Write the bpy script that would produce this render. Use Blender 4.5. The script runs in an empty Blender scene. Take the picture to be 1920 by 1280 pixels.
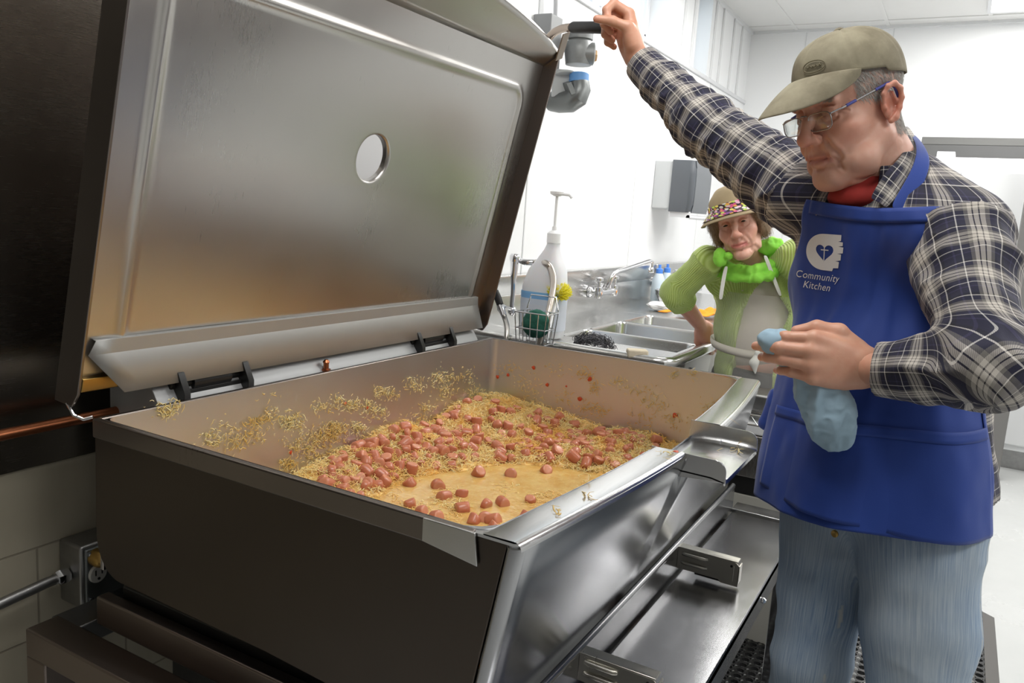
import bpy, bmesh, math, random
import numpy as np
from mathutils import Vector, Matrix

random.seed(7)
rng = np.random.default_rng(7)
scene = bpy.context.scene
COL = scene.collection
PI = math.pi

# ------------------------------------------------------------------ camera
FPX = 1490.0
CAM = np.array([0.0, 0.0, 1.36])
RC = np.array([[0.4912, 0.1089, -0.8642], [-0.8684, 0.1379, -0.4762], [0.0673, 0.9844, 0.1623]])
u_, s_, v_ = np.linalg.svd(RC); RC = u_ @ v_
cam_data = bpy.data.cameras.new('camera')
cam = bpy.data.objects.new('camera', cam_data)
COL.objects.link(cam)
M4 = Matrix.Identity(4)
for i in range(3):
    for j in range(3):
        M4[i][j] = float(RC[i, j])
    M4[i][3] = float(CAM[i])
cam.matrix_world = M4
cam_data.sensor_width = 36.0
cam_data.lens = 36.0 * FPX / 1920.0
cam_data.clip_start = 0.02
scene.camera = cam

# ------------------------------------------------------------------ view, world
scene.view_settings.view_transform = 'Standard'
scene.view_settings.look = 'None'
scene.view_settings.gamma = 1.0
scene.view_settings.use_curve_mapping = False
scene.view_settings.exposure = 0.0
world = bpy.data.worlds.new('world'); scene.world = world
world.use_nodes = True
wn = world.node_tree
wn.nodes['Background'].inputs[0].default_value = (0.80, 0.90, 1.0, 1)
wn.nodes['Background'].inputs[1].default_value = 3.0

# ------------------------------------------------------------------ room lights
CEIL = 2.80
# (x, y, size_x, size_y, watts)
PANELS = [(3.3, -0.9, 1.2, 0.6, 70), (4.0, 0.75, 1.2, 0.6, 95), (5.40, -0.25, 1.2, 0.6, 70),
          (1.15, 0.55, 1.2, 0.6, 62), (0.7, -1.6, 1.2, 0.6, 66), (2.4, -2.2, 1.2, 0.6, 52),  # pan and camera panels are unseen, added to brighten face and food
          (5.0, -1.9, 1.2, 0.6, 60), (-1.2, -0.6, 1.2, 0.6, 7)]  # last panel is unseen, added as weak fill
for (x, y, sx, sy, w) in PANELS:
    ld = bpy.data.lights.new('ceiling_lamp', 'AREA')
    ld.shape = 'RECTANGLE'; ld.size = sx - .04; ld.size_y = sy - .04;     ld.color = (1.0, 0.985, 0.955)
    ld.energy = w * .31
    lo = bpy.data.objects.new('ceiling_lamp', ld); COL.objects.link(lo)
    lo.location = (x, y, CEIL - 0.03)

# ------------------------------------------------------------------ tools
def ray(x, y):
    return RC @ np.array([x - 960.0, -(y - 640.0), -FPX])
def W(x, y, d):
    """the place seen at (x, y), d metres in front of the lens"""
    return CAM + ray(x, y) * (d / FPX)
def on_z(x, y, z):
    r = ray(x, y); return CAM + r * (z - CAM[2]) / r[2]
def on_y(x, y, Y):
    r = ray(x, y); return CAM + r * (Y - CAM[1]) / r[1]
def on_x(x, y, X):
    r = ray(x, y); return CAM + r * (X - CAM[0]) / r[0]
def nrm(v):
    v = np.asarray(v, float); return v / max(np.linalg.norm(v), 1e-9)

ORIG = {}
def tag(o, label=None, cat=None, group=None, kind=None):
    if label: o['label'] = label
    if cat: o['category'] = cat
    if group: o['group'] = group
    if kind: o['kind'] = kind
    return o
def thing(name, loc, label, cat, group=None):
    o = bpy.data.objects.new(name, None); COL.objects.link(o)
    o.location = tuple(float(v) for v in loc); o.empty_display_size = .05
    ORIG[o.name] = np.array(loc, float)
    return tag(o, label, cat, group)

class MB:
    """collects shapes given in world coordinates"""
    def __init__(s): s.v = []; s.f = []; s.mi = []; s.cur = 0
    def add(s, verts, faces):
        b = len(s.v)
        s.v.extend([tuple(float(c) for c in p) for p in verts])
        s.f.extend([tuple(int(i) + b for i in f) for f in faces])
        s.mi.extend([s.cur] * len(faces))
        return s
    def box(s, x0, x1, y0, y1, z0, z1):
        v = [(x, y, z) for x in (x0, x1) for y in (y0, y1) for z in (z0, z1)]
        return s.add(v, [(0, 1, 3, 2), (4, 6, 7, 5), (0, 4, 5, 1), (2, 3, 7, 6), (0, 2, 6, 4), (1, 5, 7, 3)])
    def obox(s, c, ax, ay, az, hx, hy, hz):
        c = np.array(c, float); ax, ay, az = nrm(ax), nrm(ay), nrm(az)
        v = [c + ax * i * hx + ay * j * hy + az * k * hz for i in (-1, 1) for j in (-1, 1) for k in (-1, 1)]
        return s.add(v, [(0, 1, 3, 2), (4, 6, 7, 5), (0, 4, 5, 1), (2, 3, 7, 6), (0, 2, 6, 4), (1, 5, 7, 3)])
    def quad(s, a, b, c, d): return s.add([a, b, c, d], [(0, 1, 2, 3)])
    def grid(s, P, closed_u=False, closed_v=False, flip=False):
        P = np.asarray(P); n, m = P.shape[:2]
        F = []
        for i in range(n if closed_u else n - 1):
            for j in range(m if closed_v else m - 1):
                q = (i * m + j, ((i + 1) % n) * m + j, ((i + 1) % n) * m + (j + 1) % m, i * m + (j + 1) % m)
                F.append(q[::-1] if flip else q)
        return s.add(P.reshape(-1, 3), F)
    def tube(s, pts, r, n=12, caps=True, squash=None):
        pts = [np.array(p, float) for p in pts]
        k = len(pts)
        rs = [r] * k if np.isscalar(r) else list(r)
        T = []
        for i in range(k):
            a = pts[max(i - 1, 0)]; b = pts[min(i + 1, k - 1)]
            T.append(nrm(b - a))
        up = np.array([0, 0, 1.0]) if abs(T[0][2]) < .9 else np.array([1.0, 0, 0])
        N = nrm(np.cross(T[0], up)); rings = []
        for i in range(k):
            N = nrm(N - T[i] * (N @ T[i])); B = np.cross(T[i], N)
            ring = []
            for j in range(n):
                a = 2 * PI * j / n
                ring.append(pts[i] + rs[i] * (math.cos(a) * N + math.sin(a) * B * (squash or 1)))
            rings.append(ring)
        b = len(s.v)
        s.grid(np.array(rings), closed_v=True)
        if caps:
            s.f.append(tuple(b + j for j in range(n))[::-1]); s.mi.append(s.cur)
            s.f.append(tuple(b + (k - 1) * n + j for j in range(n))); s.mi.append(s.cur)
        return s
    def cyl(s, a, b, r, n=24, r2=None):
        return s.tube([a, b], [r, r if r2 is None else r2], n)
    def lathe(s, c, prof, n=32, axis=(0, 0, 1), caps=True):
        """prof: list of (radius, height along axis)"""
        c = np.array(c, float); A = nrm(axis)
        t = np.array([1.0, 0, 0]) if abs(A[0]) < .9 else np.array([0, 1.0, 0])
        N = nrm(np.cross(A, t)); B = np.cross(A, N)
        rings = [[c + A * h + r * (math.cos(2 * PI * j / n) * N + math.sin(2 * PI * j / n) * B) for j in range(n)] for r, h in prof]
        b = len(s.v)
        s.grid(np.array(rings), closed_v=True)
        if caps:
            s.f.append(tuple(b + j for j in range(n))[::-1]); s.mi.append(s.cur)
            s.f.append(tuple(b + (len(prof) - 1) * n + j for j in range(n))); s.mi.append(s.cur)
        return s
    def prism(s, poly, d):
        """poly: 3D polygon, extruded by vector d"""
        n = len(poly); d = np.array(d, float)
        v = [np.array(p, float) for p in poly] + [np.array(p, float) + d for p in poly]
        F = [tuple(range(n))[::-1], tuple(range(n, 2 * n))] + [(i, (i + 1) % n, n + (i + 1) % n, n + i) for i in range(n)]
        return s.add(v, F)
    def build(s, name, mats, parent=None, smooth=True, bevel=0, angle=40, solid=0, subsurf=0, offset=-1):
        return link_mesh(name, s.v, s.f, mats, parent, smooth, bevel, angle, solid, subsurf, s.mi, offset)

def link_mesh(name, verts, faces, mats, parent=None, smooth=True, bevel=0, angle=40, solid=0, subsurf=0, mi=None, offset=-1):
    V = np.array(verts, float).reshape(-1, 3)
    if parent is not None:
        o0 = ORIG[parent.name]
    else:
        lo, hi = V.min(0), V.max(0); o0 = np.array([(lo[0] + hi[0]) / 2, (lo[1] + hi[1]) / 2, lo[2]])
    me = bpy.data.meshes.new(name)
    if isinstance(faces, np.ndarray):
        L = V - o0
        me.vertices.add(len(L)); me.vertices.foreach_set('co', L.astype(np.float32).ravel())
        k = faces.shape[1]
        me.loops.add(faces.size); me.loops.foreach_set('vertex_index', faces.astype(np.int32).ravel())
        me.polygons.add(len(faces)); me.polygons.foreach_set('loop_start', np.arange(0, faces.size, k, dtype=np.int32))
        me.polygons.foreach_set('loop_total', np.full(len(faces), k, dtype=np.int32))
        me.update(calc_edges=True)
    else:
        me.from_pydata([tuple(p) for p in (V - o0)], [], faces)
        bm = bmesh.new(); bm.from_mesh(me)
        bmesh.ops.recalc_face_normals(bm, faces=bm.faces)
        bm.to_mesh(me); bm.free()
    if not isinstance(mats, (list, tuple)): mats = [mats]
    for m in mats: me.materials.append(m)
    if mi is not None and len(mats) > 1:
        me.polygons.foreach_set('material_index', np.array(mi, dtype=np.int32))
    o = bpy.data.objects.new(name, me); COL.objects.link(o)
    if parent is not None: o.parent = parent
    else: o.location = tuple(o0)
    ORIG[o.name] = o0
    if solid:
        m = o.modifiers.new('thickness', 'SOLIDIFY'); m.thickness = solid; m.offset = offset
    if bevel:
        m = o.modifiers.new('bevel', 'BEVEL'); m.width = bevel; m.segments = 3; m.limit_method = 'ANGLE'; m.angle_limit = math.radians(35)
    if subsurf:
        m = o.modifiers.new('subsurf', 'SUBSURF'); m.levels = subsurf; m.render_levels = subsurf
    if smooth:
        me.polygons.foreach_set('use_smooth', np.ones(len(me.polygons), dtype=bool))
        if angle and angle < 180:
            try: me.set_sharp_from_angle(angle=math.radians(angle))
            except Exception: pass
    return o

def set_color(o, name, arr):
    a = o.data.color_attributes.new(name, 'FLOAT_COLOR', 'POINT')
    c = np.ones((len(arr), 4), np.float32); c[:, :3] = arr
    a.data.foreach_set('color', c.ravel())

def copy_tree(o, parent=None):
    c = o.copy(); COL.objects.link(c)
    if parent is not None: c.parent = parent
    for ch in list(o.children): copy_tree(ch, c)
    return c

# ------------------------------------------------------------------ materials
class NT:
    def __init__(s, name):
        s.m = bpy.data.materials.new(name); s.m.use_nodes = True
        s.t = s.m.node_tree; s.b = s.t.nodes['Principled BSDF']
    def n(s, typ, **kw):
        nd = s.t.nodes.new(typ)
        for k, v in kw.items():
            if k.startswith('_'): setattr(nd, k[1:], v)
            else: nd.inputs[k.replace('__', ' ')].default_value = v
        return nd
    def l(s, a, b): s.t.links.new(a, b)
    def coords(s, scale=(1, 1, 1), rot=(0, 0, 0), kind='Object'):
        tc = s.n('ShaderNodeTexCoord'); mp = s.n('ShaderNodeMapping')
        mp.inputs['Scale'].default_value = scale; mp.inputs['Rotation'].default_value = rot
        s.l(tc.outputs[kind], mp.inputs['Vector']); return mp.outputs[0]
    def noise(s, vec, scale, detail=4, rough=.5):
        nd = s.n('ShaderNodeTexNoise'); nd.inputs['Scale'].default_value = scale
        nd.inputs['Detail'].default_value = detail; nd.inputs['Roughness'].default_value = rough
        if vec is not None: s.l(vec, nd.inputs['Vector'])
        return nd.outputs[0]
    def ramp(s, fac, stops, interp='LINEAR'):
        r = s.n('ShaderNodeValToRGB'); r.color_ramp.interpolation = interp
        e = r.color_ramp.elements
        while len(e) < len(stops): e.new(0.5)
        for el, (p, c) in zip(e, stops):
            el.position = p; el.color = (c[0], c[1], c[2], 1) if not np.isscalar(c) else (c, c, c, 1)
        s.l(fac, r.inputs[0]); return r.outputs[0]
    def mix(s, fac, a, b, mode='MIX'):
        m = s.n('ShaderNodeMix', _data_type='RGBA', _blend_type=mode)
        for sock, v in ((m.inputs[0], fac), (m.inputs[6], a), (m.inputs[7], b)):
            if hasattr(v, 'links') or isinstance(v, bpy.types.NodeSocket): s.l(v, sock)
            elif np.isscalar(v): sock.default_value = v if sock == m.inputs[0] else (v, v, v, 1)
            else: sock.default_value = (*v[:3], 1)
        return m.outputs[2]
    def math(s, op, a, b=0.0, c=None):
        m = s.n('ShaderNodeMath', _operation=op)
        for i, v in enumerate((a, b) if c is None else (a, b, c)):
            if isinstance(v, bpy.types.NodeSocket): s.l(v, m.inputs[i])
            else: m.inputs[i].default_value = v
        return m.outputs[0]
    def bump(s, h, strength=.2, dist=.002):
        b = s.n('ShaderNodeBump'); b.inputs['Strength'].default_value = strength; b.inputs['Distance'].default_value = dist
        s.l(h, b.inputs['Height']); s.l(b.outputs[0], s.b.inputs['Normal'])
    def set(s, **kw):
        for k, v in kw.items():
            sock = s.b.inputs[k.replace('__', ' ')]
            if isinstance(v, bpy.types.NodeSocket): s.l(v, sock)
            elif not np.isscalar(v) and len(v) == 3 and sock.type == 'RGBA': sock.default_value = (*v, 1)
            else: sock.default_value = v
        return s

def plain(name, col, rough=.5, metal=0, noise=0.0, nscale=20, bump=0, **kw):
    t = NT(name)
    if noise:
        vec = t.coords()
        f = t.noise(vec, nscale)
        c = t.mix(f, tuple(v * (1 - noise) for v in col), tuple(min(1, v * (1 + noise)) for v in col))
        t.set(Base__Color=c)
        if bump: t.bump(f, bump)
    else:
        t.set(Base__Color=col)
    t.set(Roughness=rough, Metallic=metal, **kw)
    return t.m

def steel(name, col=(.60, .59, .57), rough=.28, stretch=(2, 60, 60), smudge=.12, bump=.04, tint=None, big=3.0):
    """brushed stainless steel: fine streaks along one axis, cloudy wiping marks"""
    t = NT(name)
    v = t.coords(stretch)
    f = t.noise(v, 8, 5, .6)
    g = t.noise(t.coords(), big, 3, .55)
    r = t.math('MULTIPLY_ADD', f, .10, rough - .05)
    r = t.math('MULTIPLY_ADD', g, smudge, t.math('SUBTRACT', r, smudge / 2))
    c = t.mix(g, tuple(x * .88 for x in col), tuple(min(1, x * 1.08) for x in col))
    if tint: c = t.mix(t.ramp(g, [(.45, 0), (.7, 1)]), c, tint)
    t.set(Base__Color=c, Roughness=r, Metallic=1.0, Anisotropic=.4)
    t.bump(f, bump, .001)
    return t.m

# ================================================================== materials
S_lid = steel('lid_steel', (.50, .485, .465), .30, (60, 3, 3), .16)
S_pan_in = steel('pan_inner_steel', (.66, .67, .70), .38, (3, 3, 60), .15)
S_pan_out = steel('pan_outer_steel', (.46, .445, .43), .27, (60, 60, 3), .10)
S_front = steel('pan_front_steel', (.40, .405, .42), .24, (3, 60, 60), .08, bump=.008)
S_rim = steel('rim_steel', (.66, .66, .66), .24, (3, 60, 60), .12)
S_shelf = steel('shelf_steel', (.38, .38, .39), .22, (4, 30, 30), .20, big=7)
S_frame = steel('frame_steel', (.24, .20, .18), .34, (60, 3, 60), .15)
S_sheet = steel('wall_sheet_steel', (.26, .24, .21), .26, (3, 3, 80), .08)  # the sheet's dark reflections are put into the base colour
S_sink = steel('sink_steel', (.62, .62, .61), .24, (3, 60, 60), .12)
S_chrome = plain('chrome', (.78, .78, .80), .08, 1)
S_dull = plain('dull_metal', (.36, .36, .36), .38, 1, noise=.2, nscale=40)
S_black = plain('black_iron', (.02, .02, .02), .35, .3)
M_copper = plain('copper', (.42, .15, .07), .35, 1, noise=.25, nscale=30)
M_brass = plain('brass', (.50, .32, .10), .32, 1)
M_blackrub = plain('black_rubber', (.012, .012, .013), .6, 0, noise=.3, nscale=60, bump=.1)
M_white = plain('white_panel', (.88, .89, .90), .45, 0, noise=.015, nscale=3)
M_ceiling = plain('ceiling_white', (.74, .74, .73), .8, 0, noise=.03, nscale=5)
M_trim = plain('white_trim', (.70, .71, .73), .45)
M_seam = plain('seam_grey', (.74, .75, .76), .6)

def floor_mat():
    t = NT('painted_floor')
    g = t.noise(t.coords(), 2.2, 5, .6); h = t.noise(t.coords(), 60, 3, .6)
    c = t.mix(g, (.47, .48, .475), (.60, .61, .605))
    t.set(Base__Color=c, Roughness=t.math('MULTIPLY_ADD', g, .2, .16)); t.bump(h, .03, .001)
    return t.m
M_floor = floor_mat()
def block_mat():
    t = NT('painted_block')
    tc = t.n('ShaderNodeTexCoord'); sp = t.n('ShaderNodeSeparateXYZ'); cb = t.n('ShaderNodeCombineXYZ')
    t.l(tc.outputs['Object'], sp.inputs[0]); t.l(sp.outputs[0], cb.inputs[0]); t.l(sp.outputs[2], cb.inputs[1])
    br = t.n('ShaderNodeTexBrick'); t.l(cb.outputs[0], br.inputs['Vector'])
    br.inputs['Scale'].default_value = 1; br.inputs['Brick Width'].default_value = .4; br.inputs['Row Height'].default_value = .2
    br.inputs['Mortar Size'].default_value = .003; br.inputs['Mortar Smooth'].default_value = .6
    br.inputs['Color1'].default_value = (.42, .385, .30, 1); br.inputs['Color2'].default_value = (.38, .345, .27, 1)
    br.inputs['Mortar'].default_value = (.24, .215, .165, 1)
    n = t.noise(t.coords((1, 1, .25)), 9, 5)
    c = t.mix(t.ramp(n, [(.45, 0), (.75, .35)]), br.outputs['Color'], (.25, .22, .16))
    t.set(Base__Color=c, Roughness=.6)
    t.bump(t.math('SUBTRACT', t.math('MULTIPLY', t.noise(t.coords(), 40), .3), br.outputs['Fac']), .4, .004)
    return t.m
M_block = block_mat()
def emit(name, col, s):
    t = NT(name); t.set(Base__Color=(.8, .8, .8), Emission__Color=col, Emission__Strength=s); return t.m
M_diff = emit('light_diffuser', (1, .985, .96), 2.5)
def thin_glass(name, tint=(1, 1, 1), refl=.08, rough=.02):
    m = bpy.data.materials.new(name); m.use_nodes = True; t = m.node_tree; t.nodes.clear()
    o = t.nodes.new('ShaderNodeOutputMaterial'); tr = t.nodes.new('ShaderNodeBsdfTransparent'); g = t.nodes.new('ShaderNodeBsdfGlossy')
    mx = t.nodes.new('ShaderNodeMixShader'); lw = t.nodes.new('ShaderNodeLayerWeight'); lw.inputs[0].default_value = .12
    ad = t.nodes.new('ShaderNodeMath'); ad.operation = 'ADD'; ad.inputs[1].default_value = refl - .04
    tr.inputs[0].default_value = (*tint, 1); g.inputs['Roughness'].default_value = rough
    t.links.new(lw.outputs[1], ad.inputs[0]); t.links.new(ad.outputs[0], mx.inputs[0]); t.links.new(tr.outputs[0], mx.inputs[1]); t.links.new(g.outputs[0], mx.inputs[2])
    t.links.new(mx.outputs[0], o.inputs[0]); return m
M_glass = thin_glass('window_glass', (.98, 1, 1))

# ================================================================== the setting
WY = 1.60            # the wall behind the sinks
X0, X1, Y0 = -2.6, 6.30, -3.2
def struct(name, mb, mat, parent=None, **kw):
    o = mb.build(name, mat, parent, **kw)
    if parent is None: o['kind'] = 'structure'
    return o
struct('floor', MB().box(X0, X1 + .2, Y0, WY + .2, -.1, 0), M_floor, smooth=False)
struct('ceiling', MB().box(X0, X1 + .2, Y0, WY + .2, CEIL, CEIL + .1), M_ceiling, smooth=False)
# wall_left: with two window openings
w = MB()
SILL, HEAD = 2.30, 2.80
wins = [(2.95, 4.50), (4.98, 5.26)]
w.box(X0, X1 + .2, WY, WY + .3, 0, SILL)
xs = [X0, 2.95, 4.50, 4.98, 5.26, X1 + .2]
for a, b in ((X0, 2.95), (4.50, 4.98), (5.26, X1 + .2)): w.box(a, b, WY, WY + .3, SILL, CEIL)
struct('wall_left', w, M_white, smooth=False)
struct('wall_far', MB().box(X1, X1 + .2, Y0, WY, 0, CEIL), M_white, smooth=False)
M_dim = plain('darkened_wall', (.30, .285, .26), .7, 0, noise=.06, nscale=4)  # unlit look of the dark end put into the wall colour
struct('wall_back', MB().box(X0 - .2, X0, Y0, WY, 0, CEIL), M_dim, smooth=False)
M_right = plain('pale_painted_wall', (.52, .52, .51), .7, 0, noise=.04, nscale=4)
struct('wall_right', MB().box(X0, X1 + .2, Y0 - .2, Y0, 0, CEIL), M_right, smooth=False)
# windows: frame, pane
for i, (a, b) in enumerate(wins):
    f = MB(); t_ = .045
    y0, y1 = WY + .13, WY + .18
    f.box(a, b, y0, y1, SILL, SILL + t_); f.box(a, b, y0, y1, CEIL - t_, CEIL)
    f.box(a, a + t_, y0, y1, SILL, CEIL); f.box(b - t_, b, y0, y1, SILL, CEIL)
    if b - a > 1:
        m_ = (a + b) / 2; f.box(m_ - .03, m_ + .03, y0 - .01, y1, SILL, CEIL)
        f.box(m_ + .06, b - .08, y0 - .02, y0, SILL + .06, SILL + .085); f.box(b - .11, b - .085, y0 - .02, y0, SILL + .06, CEIL - .05)
    fo = struct('window_%d' % (i + 1), f, M_trim, bevel=.004)
    struct('window_pane', MB().box(a + .02, b - .02, y0 + .02, y0 + .026, SILL + .02, CEIL - .02), M_glass, fo, smooth=False)
# ledge and battens on the left wall
t_ = MB(); t_.box(X0, X1, WY - .012, WY, SILL - .025, SILL)
struct('trim_1', t_, M_trim, bevel=.003)
t_ = MB()
for x in (4.72, 4.90, 5.34, 5.52, 5.80, 6.02): t_.box(x - .012, x + .012, WY - .01, WY, SILL, CEIL)
struct('trim_2', t_, M_seam, bevel=.002)
# panel joints of the wall cladding
t_ = MB()
for x in (1.72, 2.94, 4.16, 5.38): t_.box(x - .004, x + .004, WY - .003, WY + .001, 1.1, SILL - .02)
struct('trim_3', t_, M_seam, smooth=False)
t_ = MB()
for y in (1.2, .62, -.58, -1.8): t_.box(X1 - .003, X1 + .001, y - .004, y + .004, 0, CEIL)
t_.box(X1 - .02, X1, Y0, WY - .021, CEIL - .02, CEIL); t_.box(X0, X1, WY - .02, WY, CEIL - .021, CEIL)
struct('trim_4', t_, M_seam, smooth=False)
# ceiling tile grid
t_ = MB()
for x in np.arange(-2.4, X1, 1.22): t_.box(x - .012, x + .012, Y0, WY, CEIL - .006, CEIL + .001)
for y in np.arange(-3.0, WY, .61): t_.box(X0, X1, y - .012, y + .012, CEIL - .0045, CEIL + .001)
struct('trim_5', t_, M_ceiling, smooth=False)
# light fittings
pl = ['recessed fluorescent ceiling panel above the sinks', ]
labs = {0: 'bright ceiling light panel in front of the white refrigerator', 1: 'bright ceiling light panel above the three basin sink',
        2: 'bright ceiling light panel at the top right edge, nearest the far wall', 3: 'added light panel above the left end of the braising pan, brightening face and food',
        4: 'unseen light panel added beside the photographer to brighten the man', 5: 'ceiling light panel behind the man in the cap',
        6: 'ceiling light panel in the far right of the room', 7: 'dim light panel added as fill in the dark end of the kitchen'}
for i, (x, y, sx, sy, wt) in enumerate(PANELS):
    th = thing('ceiling_light', (x, y, CEIL), labs[i], 'ceiling light', 'ceiling light panels')
    fr = MB()
    for a in ((x - sx / 2 - .02, x + sx / 2 + .02, y - sy / 2 - .02, y - sy / 2), (x - sx / 2 - .02, x + sx / 2 + .02, y + sy / 2, y + sy / 2 + .02),
              (x - sx / 2 - .02, x - sx / 2, y - sy / 2, y + sy / 2), (x + sx / 2, x + sx / 2 + .02, y - sy / 2, y + sy / 2)):
        fr.box(*a, CEIL - .02, CEIL)
    fr.build('frame', M_trim, th)
    MB().box(x - sx / 2, x + sx / 2, y - sy / 2, y + sy / 2, CEIL - .015, CEIL - .002).build('diffuser', M_diff if wt > 40 else emit('fill_diffuser', (1, .98, .95), wt / 25.), th)

# stainless wall sheet on the left, painted block below it
tag(MB().box(X0, 1.46, WY - .02, WY, .78, CEIL - .03).build('wall_sheet', S_sheet, bevel=.002),
    'stainless steel sheet, coloured dark for its reflections, covering the wall behind the open lid', 'wall panel')
struct('trim_6', MB().box(X0, 2.4, WY - .008, WY, 0, .78), M_block, smooth=False)
# copper pipe
p = MB(); p.tube([(X0, 1.50, .887), (.4, 1.50, .885), (1.20, 1.50, .888)], .011, 14)
pt = thing('copper_pipe', (.6, 1.5, .887), 'thin copper pipe running along the dark steel wall sheet', 'pipe')
p.build('pipe_run', M_copper, pt)
for x in (-.6, .55): MB().box(x - .012, x + .012, 1.495, 1.585, .875, .9).build('bracket', S_dull, pt)
# outlet box and conduit
ob = thing('outlet_box', (1.03, 1.59, .46), 'grey metal outlet box on the block wall left of the braising pan', 'outlet box')
MB().box(.945, 1.11, 1.515, 1.592, .465, .605).build('box_body', S_dull, ob, bevel=.006)
MB().box(.952, 1.103, 1.507, 1.515, .472, .598).build('cover_plate', plain('cover_grey', (.22, .24, .25), .4, .8), ob, bevel=.003)
ox_, _, oz_ = on_y(182, 1074, 1.507)
rc = MB(); rc.lathe((ox_, 1.507, oz_), [(.02, 0), (.02, .004), (.018, .006)], 24, (0, -1, 0))
rc.build('receptacle', plain('outlet_ivory', (.62, .62, .60), .4), ob)
sl = MB()
for dx, dz, h in ((-.007, .004, .006), (.007, .004, .005)): sl.box(ox_ + dx - .0012, ox_ + dx + .0012, 1.4995, 1.5005, oz_ + dz - h, oz_ + dz + h)
sl.cyl((ox_, 1.501, oz_ - .010), (ox_, 1.4995, oz_ - .010), .003, 12)
sl.build('slot', M_blackrub, ob)
kn = MB(); kn.lathe(tuple(on_y(180, 1043, 1.507)), [(.019, 0), (.019, .02), (.014, .03), (.010, .034)], 20, (0, -1, 0)); kn.build('plug', M_brass, ob)
for x, z in ((.962, .586), (.962, .484), (1.093, .586)): MB().lathe((x, 1.507, z), [(.006, 0), (.006, .004), (.003, .006)], 12, (0, -1, 0)).build('screw', S_chrome, ob)
cd = thing('conduit', (.3, 1.56, .5), 'thin steel conduit running left from the outlet box', 'conduit')
MB().tube([(X0, 1.555, .49), (.5, 1.555, .50), (.90, 1.555, .535), (.925, 1.555, .535)], .011, 12).build('tube', S_dull, cd)
MB().lathe((.915, 1.555, .535), [(.015, 0), (.017, .004), (.017, .02), (.013, .028)], 6, (1, 0, 0)).build('connector', S_chrome, cd)

# ================================================================== braising pan
XL, XR, YB, YF, ZR, ZB = .88, 2.292, 1.337, .40, .93, .612
pan = thing('braising_pan', (1.58, .9, 0), 'large open stainless steel tilting braising pan full of sausage and sauerkraut', 'braising pan')

def yfo(x):   # outer edge of the front rim, bowed slightly outwards in the middle
    t = (x - XL) / (XR - XL); return .447 - .05 * math.sin(PI * t)
def yfi(x):
    t = (x - XL) / (XR - XL); return .508 - .047 * math.sin(PI * t)
# inner tub: loft of rounded rectangles
def rrect(x0, x1, y0, y1, r, n=8):
    pts = []
    for cx, cy, a0 in ((x1 - r, y1 - r, 0), (x0 + r, y1 - r, 90), (x0 + r, y0 + r, 180), (x1 - r, y0 + r, 270)):
        for i in range(n + 1):
            a = math.radians(a0 + 90 * i / n); pts.append((cx + r * math.cos(a), cy + r * math.sin(a)))
    return pts
def ring(z, inset, fin, r, nseg=24):
    """closed outline of the tub at height z, the front side following the bow"""
    base = rrect(XL + inset, XR - inset, 0.0, YB - inset, r)
    out = []
    # resample with extra points on the front side
    k = len(base)
    for i in range(k):
        x, y = base[i]; out.append((x, y))
        if i == 26:
            x2, y2 = base[27]
            for j in range(1, nseg):
                t = j / nseg; out.append((x + (x2 - x) * t, y + (y2 - y) * t))
    res = []
    for x, y in out:
        yf = yfi(x) + fin
        # remap y from [0, YB-inset] so that the front edge sits on yf
        top = YB - inset
        yy = y if y > r + 1e-6 else y
        if y <= r + 1e-6: yy = yf + y
        res.append((x, yy, z))
    return res
NOTCH0, NOTCH1, NZ = 1.44, 1.70, .893
def notch(x, y, z):
    return z
rings = []
for z, ins, fi, r in ((ZR, .004, 0, .022), (.90, .004, .004, .022), (NZ, .004, .006, .022), (.80, .004, .02, .022), (.70, .005, .05, .024), (.65, .008, .07, .03), (.628, .02, .09, .04), (.622, .05, .12, .05)):
    rings.append(ring(z, ins, fi, r))
R = np.array(rings)
tub = MB()
# drop the top of the wall inside the spout notch
F = []
n, m = R.shape[:2]
for i in range(n - 1):
    for j in range(m):
        a, b = R[i, j], R[i, (j + 1) % m]
        mx = (a[0] + b[0]) / 2; my = (a[1] + b[1]) / 2
        if i < 2 and NOTCH0 < mx < NOTCH1 and my < .6: continue
        F.append((i * m + j, ((i + 1)) * m + j, (i + 1) * m + (j + 1) % m, i * m + (j + 1) % m))
tub.add(R.reshape(-1, 3), F)
c0 = len(tub.v); tub.v.append((1.58, .93, .62)); 
for j in range(m): tub.f.append(((n - 1) * m + j, c0, (n - 1) * m + (j + 1) % m)); tub.mi.append(0)
tub.build('tub', S_pan_in, pan, angle=50)
# left and right and back outer skins with a folded rim band
sk = MB()
def side_skin(x, sgn):
    """outer side plate with a rounded lower back corner"""
    prof = [(YB + .012, ZR), (YB + .012, .70)]
    for i in range(9):
        a = PI / 2 * i / 8; prof.append((YB + .012 - .07 * (1 - math.cos(a)), .70 - .075 * math.sin(a)))
    zf = .60
    prof += [(.9, .618), (.60, zf), (.526, zf)]
    prof += [(.468, ZR - .004)]
    return [(x, y, z) for y, z in prof]
L_ = side_skin(XL - .006, -1); R_ = side_skin(XR + .006, 1)
s1 = MB(); s1.prism(L_, (.007, 0, 0)); s1.build('side_panel', steel('side_steel_dark_reflection', (.105, .088, .075), .36, (3, 60, 3), .12), pan, bevel=.003)  # left plate carries the dark room's reflection in its colour
s2 = MB(); s2.prism(R_, (-.007, 0, 0)); s2.build('side_panel', S_pan_out, pan, bevel=.003)
s3 = MB(); s3.box(XL, XR, YB + .003, YB + .012, .63, ZR); s3.build('back_panel', S_pan_out, pan, bevel=.002)
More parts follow.
